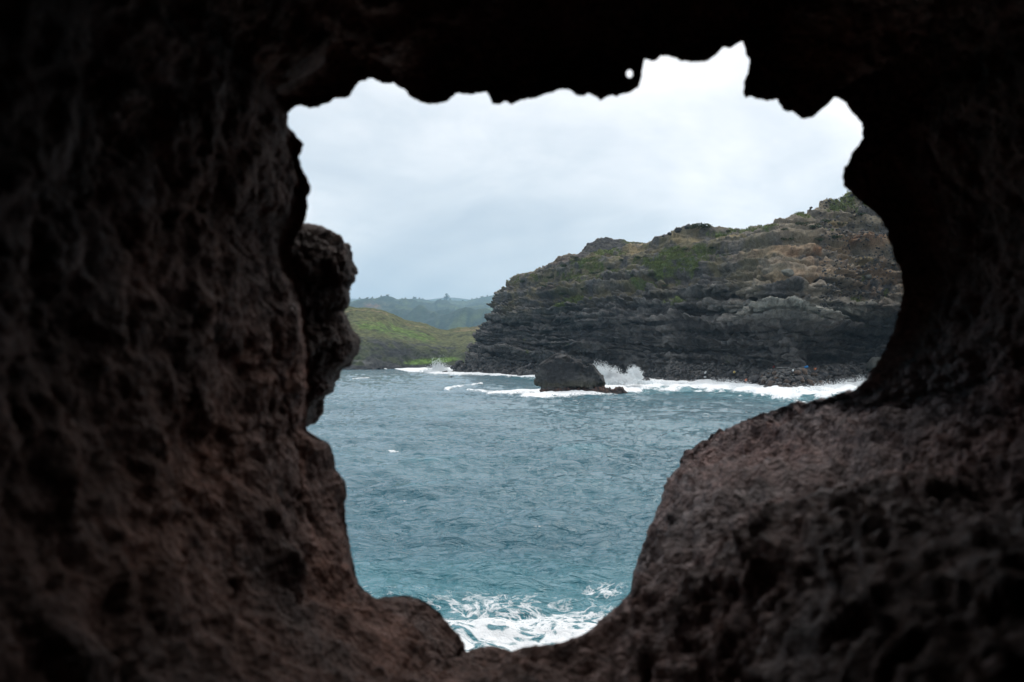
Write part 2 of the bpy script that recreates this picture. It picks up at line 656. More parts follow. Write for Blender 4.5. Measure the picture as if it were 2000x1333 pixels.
    w1, w2 = worley(np.stack([r[..., 0] / 4.6, r[..., 1] / 4.6, zr / 1.7], -1) + 0.22 * fr[..., None])
    v1, v2 = worley(np.stack([r[..., 0] / 1.5, r[..., 1] / 1.5, zr / 0.9], -1) + 0.3 * fr[..., None])
    thin = np.tanh(5 * perlin(np.stack([r[..., 0] * 0.03, r[..., 1] * 0.03, zr * 1.1], -1)))
    crag = sstep(0.0, 0.4, fbm(r / 8.0 + 55, 3) + 0.12)
    e = (steep * ((0.5 - w1) * 1.15 - 0.55 * (1 - np.minimum((w2 - w1) * 4, 1)) + thin * 0.5)
         + upper * crag * ((0.55 - w1) * 1.8 + thin * 0.3) + apron * (0.55 - w1) * 2.2
         + (fr * 0.5 + (0.45 - v1) * 0.8) * (1 - 0.6 * upper * (1 - crag)))
    e += steep * np.tanh(3 * perlin(np.stack([r[..., 0] * 0.42, r[..., 1] * 0.42, zr * 0.07], -1))) * 0.45
    P = P + n2 * (e * fade * ridgefade)[..., None]
    # broken crest
    cw, _ = worley(np.stack([r[..., 0] / 5.5, r[..., 1] / 5.5, r[..., 2] * 0], -1))
    P[..., 2] += np.exp(-((T - 9.0) / 0.45) ** 2) * ((0.45 - cw) * 1.6 + fbm(r / 2.5 + 3, 3) * 0.6)
    # ---- colour
    h = fbm(q / 14.0 + 40, 4)
    k = fbm(q / 3.2 + 80, 4)
    base = np.array([0.108, 0.101, 0.096]) * np.ones(P.shape)
    def mixin(c, f):
        nonlocal base
        f = np.clip(f, 0, 1)[..., None]
        base = base * (1 - f) + np.array(c) * f
    mixin((0.20, 0.188, 0.176), sstep(0.05, 0.6, 0.6 * h + 0.9 * band) * 0.85)
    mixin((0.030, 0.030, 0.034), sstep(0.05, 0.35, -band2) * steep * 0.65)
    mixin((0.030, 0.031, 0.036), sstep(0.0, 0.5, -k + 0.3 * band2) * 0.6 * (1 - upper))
    right = sstep(1380, 1560, px)
    mixin((0.29, 0.245, 0.19), right * sstep(0.0, 0.5, h + 0.4 + 0.6 * band) * sstep(640, 610, py) * 0.85)
    # earthy brown and orange soil layers, upper right
    lay = sstep(-0.05, 0.35, band + 0.5 * k)
    mixin((0.42, 0.30, 0.20), sstep(1430, 1520, px) * sstep(0.35, 0.8, np.exp(-((py - (497 - 0.07 * (px - 1600) + 7 * warp)) / 10) ** 2) + 0.8 * np.exp(-((py - (548 + 0.05 * (px - 1600) + 8 * warp)) / 9) ** 2) + 0.45 * k) * 0.85)
    mixin((0.40, 0.27, 0.175), (blob(1600, 505, 130, 26) + blob(1720, 560, 70, 34)) * 1.1 * lay)
    mixin((0.26, 0.13, 0.075), (blob(1690, 482, 60, 10) + blob(1600, 500, 60, 7)) * lay)
    mixin((0.20, 0.12, 0.095), blob(1700, 615, 60, 10) * lay * 0.8 + blob(1590, 640, 50, 5) * lay * 0.5)
    mixin((0.29, 0.29, 0.255), blob(1590, 612, 130, 16) * 0.9)
    mixin((0.16, 0.105, 0.080), blob(1075, 560, 45, 16) * lay + blob(1100, 512, 40, 10) * 0.6)
    # dry olive turf on the gentler upper slopes
    turf = upper * sstep(-0.25, 0.35, fbm(q / 11.0 + 7, 4) + 0.15) * (1 - 0.55 * right)
    mixin((0.185, 0.155, 0.085), turf * 0.8 * (1 - 0.7 * crag))
    green = np.zeros_like(px)
    for (x, y, rx, ry, s_) in [(1185, 497, 34, 9, 1), (1150, 522, 45, 14, .7), (1120, 545, 40, 14, .6), (1125, 588, 28, 10, 1.1),
                               (1105, 600, 14, 6, 1.1), (1060, 548, 30, 8, .5), (1300, 525, 30, 26, 1), (1322, 500, 34, 14, 1), (1350, 520, 40, 20, .8),
                               (1375, 500, 22, 14, 1), (1265, 565, 22, 8, 1), (1325, 602, 22, 5, .9), (1400, 510, 30, 20, .5),
                               (1640, 406, 26, 12, 1.2), (1660, 392, 24, 6, 1), (1697, 405, 14, 9, 1), (1560, 427, 34, 7, .9), (1480, 456, 45, 6, .9),
                               (1658, 591, 16, 7, 1.1), (1732, 584, 9, 7, 1.2), (1675, 551, 14, 6, 1.2), (1420, 461, 40, 5, .9), (1610, 460, 40, 8, .5),
                               (1240, 478, 30, 4, .9), (1010, 550, 30, 7, .5), (1660, 425, 40, 12, .5), (1250, 520, 40, 18, .5), (1210, 545, 60, 14, .4)]:
        green = np.maximum(green, blob(x, y, rx, ry) * s_)
    green = sstep(0.35, 0.75, green + 0.45 * k + 0.15 * h)
    mixin((0.152, 0.200, 0.060), green * np.clip(0.75 + 0.9 * fbm(q / 2.2 + 33, 3), 0.15, 0.9))
    dry = np.maximum.reduce([blob(1245, 490, 26, 8), blob(1200, 508, 18, 5), blob(1330, 476, 20, 6), blob(1365, 475, 24, 5), blob(1440, 470, 40, 5), blob(1680, 525, 30, 10), blob(1630, 440, 24, 6)])
    mixin((0.30, 0.235, 0.135), sstep(0.35, 0.7, dry + 0.4 * k))
    # wet foot
    mixin((0.030, 0.030, 0.033), (1 - sstep(1.0, 2.8, T + 0.6 * k)) * 0.8)
    mixin((0.085, 0.040, 0.034), (1 - sstep(0.9, 1.5, T + 0.4 * k)) * (1 - sstep(1040, 1100, px)) * sstep(890, 930, px))
    mixin((0.085, 0.065, 0.05), (1 - sstep(1.2, 2.6, T + 0.5 * k)) * sstep(1470, 1500, px) * (1 - sstep(1600, 1630, px)) * 0.7)
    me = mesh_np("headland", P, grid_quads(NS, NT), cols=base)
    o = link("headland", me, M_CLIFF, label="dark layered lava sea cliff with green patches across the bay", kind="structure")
    return P, T, n, green


CP_, CT_, CN_, CG_ = build_cliff()
c_px, c_py = proj(CP_)


def surf(px, py, tmin=0.8, tmax=9.2):
    """the nearest built cliff point seen at a photo pixel"""
    m = (CT_ >= tmin) & (CT_ <= tmax)
    dd = (c_px - px) ** 2 + (c_py - py) ** 2 + np.where(m, 0, 1e9)
    cand = np.argpartition(dd.ravel(), 30)[:30]
    y = CP_[..., 1].ravel()[cand]
    i = cand[np.argmin(y + dd.ravel()[cand] * 2)]
    return CP_.reshape(-1, 3)[i]


# ------------------------------------------------------------------ skyline knoll behind the cliff edge
def terrain_net(name, ridge, base, yr, yb, n=(420, 130), back=300, amp=(1.0, 1.0), colour=None, mat=None, label=None, prof=1.0, relief=None):
    rx = np.array([p[0] for p in ridge], float)
    ry = np.array([p[1] for p in ridge], float)
    bx = np.array([p[0] for p in base], float)
    by = np.array([p[1] for p in base], float)
    X = np.linspace(rx[0], rx[-1], n[0])
    RY = smooth(np.interp(X, rx, ry), 2.0)
    BY = np.interp(X, bx, by)
    f = np.linspace(0, 1, n[1])
    PY = BY[:, None] * (1 - f) + RY[:, None] * f
    YR = np.interp(X, *yr) if isinstance(yr, tuple) else np.full(len(X), yr)
    YB = np.interp(X, *yb) if isinstance(yb, tuple) else np.full(len(X), yb)
    Y = YB[:, None] * (1 - f ** prof) + YR[:, None] * f ** prof
    P = at(np.repeat(X[:, None], n[1], 1), PY, Y)
    # far side falls away behind the crest
    nb = 14
    g = np.linspace(0, 1, nb + 1)[1:]
    Bk = P[:, -1:, :] + np.stack([g * 0, g * back, -(g ** 2) * back * 0.35], -1)[None]
    P = np.concatenate([P, Bk], 1)
    nn = grid_normals(P)
    if nn[..., 2].mean() < 0:
        nn = -nn
    ff = np.concatenate([f, 1 + g])
    FF = np.broadcast_to(ff[None], P.shape[:2])
    if relief is not None:
        P = P + nn * relief(P, FF)[..., None]
    px, py = proj(P)
    c = colour(P, FF, px, py)
    me = mesh_np(name, P, grid_quads(*P.shape[:2]), cols=c)
    o = link(name, me, mat, label=label, kind="structure")
    return P, FF


def cmix(b, c, f):
    f = np.clip(f, 0, 1)[..., None]
    return b * (1 - f) + np.array(c) * f


def knoll_col(P, f, px, py):
    k = fbm(P / 3.0, 4)
    b = np.ones(P.shape) * np.array([0.055, 0.055, 0.056])
    b = cmix(b, (0.10, 0.095, 0.085), sstep(0, .5, k))
    b = cmix(b, (0.10, 0.13, 0.04), sstep(1205, 1235, px) * sstep(480, 470, py + 4 * k))
    return b


terrain_net("cliff_top_knoll", [(1137, 492), (1142, 485), (1149, 474), (1166, 467), (1184, 463), (1203, 466), (1225, 470), (1250, 473), (1275, 480)],
            [(1139, 498), (1275, 490)], 470, 448, (260, 60), 60,
            colour=knoll_col, mat=M_CLIFF, label="low dark rock knoll on the cliff top skyline",
            relief=lambda P, f: (fbm(P / 5, 4) * 0.9 + (0.5 - worley(P / 2.2)[0]) * 1.1) * np.where(f > 0.03, 1, 0))

# ------------------------------------------------------------------ green hill at the head of the bay
HRIDGE = [(380, 585), (480, 590), (560, 596), (620, 600), (664, 601), (694, 605), (721, 602.5), (742, 605), (766, 614), (790, 626),
          (811, 632), (835, 638), (856, 646), (874, 649), (895, 644), (925, 641), (943, 635), (990, 628), (1060, 626)]


def hill_relief(P, f):
    rock = 1 - sstep(0.25, 0.5, f)
    g = ridged(np.stack([P[..., 0] / 55, P[..., 1] / 120, P[..., 2] / 60], -1), 3)
    return (g * 3.2 * sstep(0.02, 0.2, f) * (1 - 0.6 * sstep(0.85, 1, f)) + fbm(P / 12, 4) * 1.4 * (0.3 + rock) * sstep(0.0, 0.06, f)
            + (0.5 - worley(P / 4.0)[0]) * (0.5 + 1.6 * rock) + fbm(P / 3, 3) * 0.35)


def hill_col(P, f, px, py):
    h = fbm(P / 45.0 + 3, 4)
    k = fbm(P / 9.0 + 9, 4)
    k2 = fbm(P / 3.0 + 9, 3)
    b = np.ones(P.shape) * np.array([0.105, 0.112, 0.048])
    b = cmix(b, (0.20, 0.16, 0.085), sstep(0.0, 0.5, h + 0.4 * k) * sstep(0.55, 0.9, f))
    dia = np.exp(-(((py - (640 + (px - 740) * 0.22)) / 13) ** 2)) * sstep(670, 720, px) * (1 - sstep(820, 890, px))
    b = cmix(b, (0.105, 0.160, 0.040), sstep(0.35, 0.9, dia + 0.6 * k))
    b = cmix(b, (0.055, 0.062, 0.035), sstep(0.15, 0.5, fbm(P / 7.0 + 70, 4)) * 0.8)
    rock = sstep(650, 672, py - 0.10 * (px - 690) + 10 * k)
    b = cmix(b, (0.050, 0.062, 0.034), rock * 0.9)
    b = cmix(b, (0.045, 0.047, 0.048), rock * sstep(-0.1, 0.4, k + h))
    b = cmix(b, (0.026, 0.028, 0.030), np.exp(-((py - 690) / 10) ** 2 - ((px - 775) / 45) ** 2) * 1.1)
    b = cmix(b, (0.115, 0.190, 0.042), sstep(0.4, 0.7, np.exp(-((py - (709 - 0.07 * (px - 790))) / 6.5) ** 2 - ((px - 845) / 60) ** 4) + 0.2 * k))
    b = cmix(b, (0.045, 0.046, 0.048), sstep(712, 715, py + 2 * k))
    b = cmix(b, (0.12, 0.12, 0.115), np.exp(-((py - 709) / 5) ** 2 - ((px - 705) / 30) ** 2) * sstep(0, .4, k + .2))
    b = b * (0.98 + 0.5 * np.clip(k2, -1, 1))[..., None]
    return b


HP, HF = terrain_net("green_hill", HRIDGE, [(380, 724), (700, 722.5), (860, 720.5), (1060, 720)],
                     ([380, 760, 880, 1060], [780, 770, 830, 860]), ([380, 700, 860, 1060], [560, 565, 600, 620]), (470, 150), 250,
                     colour=hill_col, mat=M_HILL, label="low green and brown hill at the head of the bay", prof=1.15, relief=hill_relief)

# ------------------------------------------------------------------ far forested hills
FR1 = [(300, 575), (450, 582), (560, 590), (640, 597), (670, 597), (682, 592), (706, 584), (724, 585), (748, 582), (772, 587), (790, 586), (811, 582), (835, 587),
       (850, 590), (871, 585), (889, 588.5), (910, 588.5), (931, 583), (952, 579), (973, 579), (1020, 572), (1100, 566), (1250, 560)]


def far_relief(P, f):
    g = ridged(np.stack([P[..., 0] / 700, P[..., 1] / 1100, P[..., 2] / 900], -1), 3)
    return (g * 88 + fbm(P / 300, 3) * 26) * sstep(0, 0.12, f) * (1 - sstep(0.55, 0.98, f)) + (0.5 - worley(P / 36)[0]) * 14 + fbm(P / 60, 3) * 6


def far_col(P, f, px, py):
    h = fbm(P / 300.0 + 3, 4)
    k = fbm(P / 80.0 + 9, 4)
    b = np.ones(P.shape) * np.array([0.036, 0.060, 0.042])
    b = cmix(b, (0.032, 0.055, 0.030), sstep(0, .5, h))
    b = cmix(b, (0.085, 0.115, 0.050), sstep(0.1, .6, -h + k))
    b = cmix(b, (0.20, 0.11, 0.075), np.exp(-((py - 597) / 5) ** 2 - ((px - 728) / 22) ** 2) * sstep(-.2, .3, k))
    return b


FP, FFr = terrain_net("forested_hill", FR1, [(300, 690), (1250, 690)], ([300, 700, 830, 1250], [6800, 6900, 8200, 9600]), 3300, (380, 130), 2000,
                      colour=far_col, mat=M_FAR, label="hazy forested hills beyond the green hill", prof=1.0, relief=far_relief)
terrain_net("distant_ridge", [(200, 560), (500, 572), (760, 588), (820, 588), (850, 584), (872, 580.5), (895, 582), (920, 586), (960, 590), (1100, 590)],
            [(200, 640), (1100, 640)], 13000, 11000, (160, 40), 1500,
            colour=lambda P, f, px, py: np.ones(P.shape) * np.array([0.06, 0.085, 0.05]), mat=M_FAR, label="faint blue farthest ridge under the cloud",
            relief=lambda P, f: fbm(P / 600, 4) * 28 * (1 - sstep(.7, 1, f)))

# ------------------------------------------------------------------ sea
SHORE_X = [300, 660, 700, 780, 800, 862, 930, 985, 1040, 1090, 1130, 1175, 1230, 1280, 1330, 1385, 1430, 1470, 1520, 1570, 1620, 1680, 1760, 1860, 2000]
SHORE_Y = [722, 722, 722, 722, 725, 727.5, 731, 734.5, 737, 739, 741, 743, 745, 747, 749, 750, 752, 757, 764, 763, 757, 752, 752, 760, 770]


def ocean_tile(n, size, wind, seed, vel, chop):
    r = np.random.default_rng(seed)
    k1 = 2 * np.pi * np.fft.fftfreq(n, size / n)
    kx, ky = np.meshgrid(k1, k1, indexing='ij')
    k = np.hypot(kx, ky)
    k[0, 0] = 1e-6
    Lw = vel ** 2 / 9.81
    cosf = (kx * math.cos(wind) + ky * math.sin(wind)) / k
    ph = np.exp(-1 / (k * Lw) ** 2) / k ** 3.6 * (np.abs(cosf) ** 2 * 0.85 + 0.15) * np.exp(-(k * 0.05) ** 2)
    ph[0, 0] = 0
    H = (r.normal(size=(n, n)) + 1j * r.normal(size=(n, n))) * np.sqrt(ph)
    h = np.real(np.fft.ifft2(H))
    s = 1 / h.std()
    dx = np.real(np.fft.ifft2(-1j * kx / k * H)) * s * chop
    dy = np.real(np.fft.ifft2(-1j * ky / k * H)) * s * chop
    return h * s, dx, dy, size


def tile_eval(tile, x, y, rot):
    h, dx, dy, size = tile
    n = h.shape[0]
    c, s_ = math.cos(rot), math.sin(rot)
    u = (x * c + y * s_) / size * n
    v = (-x * s_ + y * c) / size * n
    iu = np.floor(u).astype(int)
    iv = np.floor(v).astype(int)
    fu, fv = u - iu, v - iv
    out = []
    for a in (h, dx, dy):
        q = (a[iu % n, iv % n] * (1 - fu) * (1 - fv) + a[(iu + 1) % n, iv % n] * fu * (1 - fv)
             + a[iu % n, (iv + 1) % n] * (1 - fu) * fv + a[(iu + 1) % n, (iv + 1) % n] * fu * fv)
        out.append(q)
    return out[0], out[1] * c - out[2] * s_, out[1] * s_ + out[2] * c


def build_sea():
    a = np.concatenate([np.linspace(R(-180), R(-40), 40, endpoint=False), np.linspace(R(-40), R(-15), 60, endpoint=False),
                        np.linspace(R(-15), R(24), 500, endpoint=False), np.linspace(R(24), R(45), 60, endpoint=False), np.linspace(R(45), R(180), 41)])
    r = np.concatenate([np.geomspace(3, 20, 20, endpoint=False), np.geomspace(20, 700, 550, endpoint=False), np.geomspace(700, 8500, 16)])
    RR, AA = np.meshgrid(r, a, indexing='ij')
    x = RR * np.sin(AA)
    y = RR * np.cos(AA)
    P = np.stack([x, y, np.zeros_like(x)], -1)
    px, py = proj(P)
    front = y > 5
    big = ocean_tile(512, 150.0, R(70), 5, 5.4, 1.0)
    small = ocean_tile(512, 43.0, R(95), 6, 2.4, 1.0)
    h1, x1, y1 = tile_eval(big, x, y, 0.3)
    h2, x2, y2 = tile_eval(small, x, y, -0.5)
    far = 1 / (1 + (RR / 420) ** 2)
    lump = 0.75 + 0.5 * fbm(np.stack([x / 40, y / 40, x * 0], -1), 2)
    A1, A2 = 0.21 * far, 0.10 * far * lump
    z = h1 * A1 + h2 * A2
    P[..., 0] += (x1 * A1 + x2 * A2) * 0.85
    P[..., 1] += (y1 * A1 + y2 * A2) * 0.85
    crest = sstep(1.9, 3.0, h1 + 0.35 * h2)
    # ---- foam
    nb = fbm(np.stack([x / 9, y / 9, x * 0], -1), 4)
    nx = fbm(np.stack([px / 38, py / 7, px * 0], -1), 3)
    sh = np.interp(px, SHORE_X, SHORE_Y)
    low = np.interp(px, [660, 770, 800, 860, 940, 1000, 1050, 1120, 1180, 1240, 1300, 1400, 1480, 1530, 1600, 1660, 1700, 1800, 2000],
                    [721.5, 722, 729, 733.5, 735, 738, 740, 758, 770, 769, 768, 769, 777, 785, 784, 772, 764, 765, 785])
    shore = sstep(0, 1, (low - py) / np.maximum(low - sh, 1) * 2.0 + 0.85 * nx) * (py > sh - 14) * front
    def line(x0, y0, x1_, y1_, w, s_=1.0):
        dx, dy = x1_ - x0, (y1_ - y0)
        t = np.clip(((px - x0) * dx + (py - y0) * dy * 16) / (dx * dx + dy * dy * 16), 0, 1)
        d = np.hypot((px - x0 - t * dx) * 0.25, py - y0 - t * dy)
        return np.exp(-(d / w) ** 2) * s_ * front
    br = np.maximum.reduce([line(960, 770, 1052, 767, 2.8, .8), line(872, 762, 895, 757, 1.3, .62), line(893, 757, 940, 751, 1.2, .55),
                            line(1030, 776, 1240, 766, 4, 1.0), line(915, 763, 1000, 772, 1.8, .55), line(690, 742, 720, 741, 1.0, .5),
                            line(757, 873, 774, 873, 1.3, .52), line(760, 990, 790, 985, 1.6, .36),
                            line(1045, 1032, 1070, 1030, 1.6, .36)])
    bot = sstep(1118, 1222, py + 34 * nb - 0.03 * (px - 1000)) * (py < 3000) * front * (px > 300) * (px < 1900)
    bot = np.maximum(bot * 0.56, 0.42 * np.exp(-(((px - 1180) / 70) ** 2 + ((py - 1160) / 28) ** 2)) * front)
    foam = np.maximum.reduce([shore * 0.92, br, bot, crest * 0.16 * front])
    aer = np.clip(np.maximum.reduce([sstep(0, 1, (low + 12 - py) / 24.0) * (py > sh - 5) * (px > 1000) * 0.8, sstep(1030, 1200, py) * 0.55 * (py < 3000),
                                    crest * 0.35 * (RR < 130)]), 0, 1) * front
    P[..., 2] = z + shore * 0.45 + np.maximum(shore - .3, 0) * 0.8 * np.clip(nx + 0.4, 0, 1) + br * (py < 800) * 0.7
    foam = np.clip(foam, 0, 1.05)
    quads = grid_quads(len(r), len(a))
    me = mesh_np("sea", P, quads, attrs={"foam": foam, "aerated": aer})
    link("sea", me, M_WATER, label="choppy blue green sea with white surf along the rocks", kind="structure")


build_sea()

# ------------------------------------------------------------------ the lava rock window around the camera
OUT = [(560, 224), (572, 210), (589, 206), (610, 212), (625, 207), (640, 204), (650, 192), (670, 192), (685, 191), (690, 175), (700, 160), (715, 157), (732, 154),
       (747, 162), (757, 165), (769, 162), (781, 166), (797, 187), (812, 194), (822, 201), (837, 205), (857, 204), (875, 197), (887, 186), (902, 184), (915, 186),
       (922, 184), (930, 185), (945, 179), (952, 182), (959, 197), (961, 206), (967, 203), (976, 206), (986, 199), (1001, 206), (1010, 199), (1027, 196), (1050, 192),
       (1062, 185), (1080, 182), (1090, 175), (1102, 173), (1110, 177), (1127, 186), (1140, 188), (1150, 185), (1175, 197), (1187, 186), (1205, 188), (1230, 181),
       (1247, 171), (1249, 155), (1247, 136), (1255, 127), (1256, 116), (1275, 120), (1286, 114), (1297, 106), (1310, 111), (1322, 114), (1327, 121), (1340, 120),
       (1360, 124), (1380, 121), (1395, 110), (1410, 95), (1425, 94), (1439, 88), (1448, 80), (1453, 83), (1455, 107), (1463, 115), (1465, 137), (1454, 152),
       (1452, 179), (1455, 193), (1463, 186), (1478, 194), (1496, 197), (1519, 194), (1523, 203), (1532, 218), (1550, 218), (1562, 232), (1591, 232), (1595, 221),
       (1604, 208), (1607, 199), (1625, 190), (1637, 191), (1652, 200), (1661, 215), (1673, 230), (1685, 242), (1687, 269), (1679, 284), (1664, 299), (1660, 314),
       (1648, 329), (1646, 341), (1649, 365), (1664, 380), (1688, 399), (1714, 423), (1731, 446), (1738, 477), (1748, 507), (1761, 534), (1764, 567), (1759, 594),
       (1749, 620), (1746, 646), (1734, 669), (1721, 699), (1710, 717), (1691, 740), (1674, 759), (1665, 766), (1635, 770), (1609, 781), (1575, 787), (1541, 789),
       (1519, 800), (1488, 807), (1435, 831), (1390, 847), (1368, 865), (1332, 885), (1326, 913), (1303, 936), (1297, 962), (1291, 980), (1279, 1011), (1268, 1029),
       (1257, 1065), (1246, 1091), (1239, 1118), (1241, 1140), (1234, 1154), (1217, 1178), (1177, 1207), (1150, 1234), (1098, 1255), (1065, 1259), (1027, 1263),
       (998, 1272), (982, 1267), (953, 1261), (928, 1268), (909, 1274), (905, 1253), (890, 1232), (874, 1216), (857, 1195), (832, 1176), (807, 1166), (782, 1162),
       (758, 1165), (733, 1170), (716, 1155), (700, 1141), (693, 1112), (687, 1087), (681, 1050), (675, 1004), (674, 979), (679, 958), (673, 938), (654, 913),
       (652, 884), (641, 863), (625, 857), (600, 842), (597, 825), (600, 790), (607, 760), (603, 730), (606, 690), (601, 650), (597, 610), (590, 570), (575, 535),
       (568, 510), (572, 480), (585, 450), (597, 431), (600, 410), (600, 389), (608, 363), (600, 347), (587, 326), (584, 305), (594, 281), (579, 266), (562, 245)]


def build_window():
    o = np.array(OUT, float)
    o = np.vstack([o, o[:1]])
    seg = np.hypot(*np.diff(o, axis=0).T)
    acc = np.concatenate([[0], np.cumsum(seg)])
    NN = 1200
    u = np.linspace(0, acc[-1], NN, endpoint=False)
    O = np.stack([np.interp(u, acc, o[:, 0]), np.interp(u, acc, o[:, 1])], -1)
    O = smooth(O, 1.1, 0, True)
    # crumbly edge
    jit = fbm(np.stack([O[:, 0] / 16, O[:, 1] / 16, O[:, 0] * 0], -1), 3)
    jit2 = fbm(np.stack([O[:, 0] / 16 + 50, O[:, 1] / 16, O[:, 0] * 0], -1), 3)
    sharp = np.where(O[:, 1] < 420, 1.0, np.where(O[:, 0] > 1150, 1.3, 0.8))
    O = O + np.stack([jit, jit2], -1) * 3.6 * sharp[:, None]
    # distance to the rim, round the hole
    cx, cy = 1150, 680
    sm = smooth(O, 70, 0, True)
    th = np.unwrap(np.arctan2(-(sm[:, 1] - cy), sm[:, 0] - cx))
    D = (4.95 - 0.75 * np.sin(th) + 0.1 * np.cos(th))                  # roof a little farther than the sill
    D += 3.2 * np.exp(-(((O[:, 0] - 1370) / 300) ** 2 + ((O[:, 1] - 900) / 220) ** 2) ** 1.2)
    D += 0.16 * fbm(np.stack([np.cos(th) * 4, np.sin(th) * 4, th * 0], -1), 3)
    D = smooth(D, 22, 0, True)
    D = smooth(D, 6, 0, True)
    ray = rays(O[:, 0], O[:, 1])
    P0 = ray * D[:, None]                                              # relative to the camera
    rad = np.stack([np.cos(th), np.zeros(NN), np.sin(th)], -1)
    lev = [0, 2, 6, 16, 40, 80]
    Ls = [smooth(P0, s_, 0, True) for s_ in lev]
    Ds = [smooth(D, s_, 0, True) for s_ in lev]

    def at_lev(arr, q):
        q = min(max(q, 0), len(lev) - 1.001)
        i = int(q)
        return arr[i] * (1 - (q - i)) + arr[i + 1] * (q - i)
    # hollow round the camera
    c, s_ = np.cos(th), np.sin(th)
    rx = np.where(c > 0, 2.3, 1.5)
    rz = np.where(s_ > 0, 1.85, 1.45)
    E = np.stack([0.05 + c * rx, np.zeros(NN), s_ * rz], -1)
    # lower right keeps a flat rock shelf
    E[:, 2] = np.maximum(E[:, 2], -1.30 + 0.78 * sstep(0.2, 1.25, E[:, 0]))
    E[:, 2] = np.maximum(E[:, 2], -0.5 + 0.18 * sstep(-0.62, -0.36, s_) - 2.0 * (c < 0.5) - 2.0 * sstep(0.62, 0.66, -s_))
    a_f = np.concatenate([np.cumsum(np.linspace(0.006, 0.022, 60)), ])
    a_f = np.concatenate([a_f, a_f[-1] + np.cumsum(np.full(185, 0.0245)), ])
    a_f = np.concatenate([a_f, a_f[-1] + np.cumsum(np.geomspace(0.03, 0.45, 32))])
    LP = 0.012 + 0.30 * sstep(-0.05, 0.75, np.sin(th)) + 0.10 * sstep(0.5, 0.95, np.cos(th)) * sstep(-0.45, 0.1, np.sin(th))
    LP *= 1 - 0.75 * sstep(0.35, 0.8, -np.cos(th))
    LP = smooth(LP, 20, 0, True)
    rings = []
    # outside face, from far out in to the rim
    a_b = np.cumsum(np.geomspace(0.008, 0.11, 36))
    outer = []
    for a in a_b:
        y = D + a * a / (a + 0.15)
        q = ray * y[:, None] + rad * (0.10 * math.sqrt(1 - (1 - min(a / 0.15, 1)) ** 2) * 0.6 + 0.42 * a)
        sm_ = at_lev([smooth(q, z, 0, True) for z in (0, 3, 10, 30, 60, 80)], a * 1.6) if a > 0.05 else q
        outer.append(sm_)
    last = outer[-1]
    for g in np.geomspace(0.15, 17, 26):
        q = smooth(last, 60, 0, True) * 0 + smooth(last, 50, 0, True) + rad * g
        q[:, 1] += 0.25 * math.sqrt(g)
        outer.append(q)
    for q in outer[::-1]:
        rings.append(q)
    k0 = len(rings)
    rings.append(P0)
    for a in a_f:
        adv = a * a / (a + 0.02 + 0.9 * LP[:, None])[:, 0]
        Dl = at_lev(Ds, a * 2.2)
        y = Dl - adv
        w = 1 - math.exp(-(a / 1.9) ** 1.1)
        lat = at_lev(Ls, a * 2.4)
        q = lat * (1 - w) + E * w
        q = q + rad * (LP * np.sqrt(1 - (1 - np.minimum(a / (2.0 * LP), 1)) ** 2))[:, None]
        if a > 6.0 and float(np.mean(y)) < 0.4:
            q = q * max(0.44, 1 - 0.18 * (a - 6.0))  # unseen rear opening, narrowed to set the fill light on the rock
        q[:, 1] = y
        rings.append(q)
    P = np.stack(rings)                                                # (rings, NN, 3)
    af = np.concatenate([-(np.arange(k0, 0, -1)) * 0.03, [0], a_f])
    n = np.cross(np.gradient(P, axis=0), np.roll(P, -1, 1) - np.roll(P, 1, 1))
    n /= np.maximum(np.linalg.norm(n, axis=-1, keepdims=True), 1e-9)
    n = smooth(smooth(n, 4, 0), 4, 1, True)
    n /= np.maximum(np.linalg.norm(n, axis=-1, keepdims=True), 1e-9)
    # into the open air: away from the rock = towards the axis inside
    k1 = k0 + 60
    if np.mean((n[k1] * -rad).sum(-1)) < 0:
        n = -n
    q = P * 1.0
    wq = q + 0.10 * np.stack([fbm(q / 0.35 + z_, 2) for z_ in (3, 13, 23)], -1)
    rough = (ridged(wq / 1.15, 4, 0.5) - 0.3) * 0.07 + fbm(wq / 0.42 + 5, 5, gain=0.62) * 0.04 + ridged(wq / 0.13, 2) * 0.012
    w1, w2 = worley(wq / 0.26)
    v1, v2 = worley(wq / 0.085)
    pit = np.exp(-(v1 / 0.30) ** 2) * sstep(0.0, 0.35, fbm(q / 0.4 + 30, 2))
    fine = (0.5 - v1) * 0.072 + fbm(q / 0.05, 2) * 0.018 - 0.07 * pit
    shelf = sstep(-0.1, 0.7, q[..., 0]) * (1 - sstep(-0.25, 0.35, q[..., 2])) * sstep(1.5, 3.5, q[..., 1])
    fine = fine * (0.38 + 0.85 * shelf)
    rough += (0.5 - w1) * 0.02 - 0.02 * (1 - np.minimum((w2 - w1) * 4, 1)) + fine
    amp = np.where(af >= 0, sstep(0.0, 0.3, af), sstep(0, 0.7, -af) * 0.8)[:, None]
    rough = np.clip(rough, -0.4, 0.30)
    rough = np.minimum(rough, (0.03 + 0.16 * np.abs(af))[:, None])
    rough = np.maximum(rough, -(0.006 + 0.22 * np.abs(af))[:, None])
    P = P + n * (rough * amp + fine * (1 - amp) * 0.7 * (np.abs(af) > 0.004)[:, None])[..., None] * np.where(af[:, None, None] > 5, 1.6, 1)
    P[..., 2] += CAM_H
    # keep the relief from closing the opening: push stray stone back out of it
    H2, W2 = 700, 1000
    yy = np.arange(H2) * 2.0 + 1
    cross = np.zeros((H2, W2 + 1), np.int32)
    O2 = np.roll(O, -1, 0)
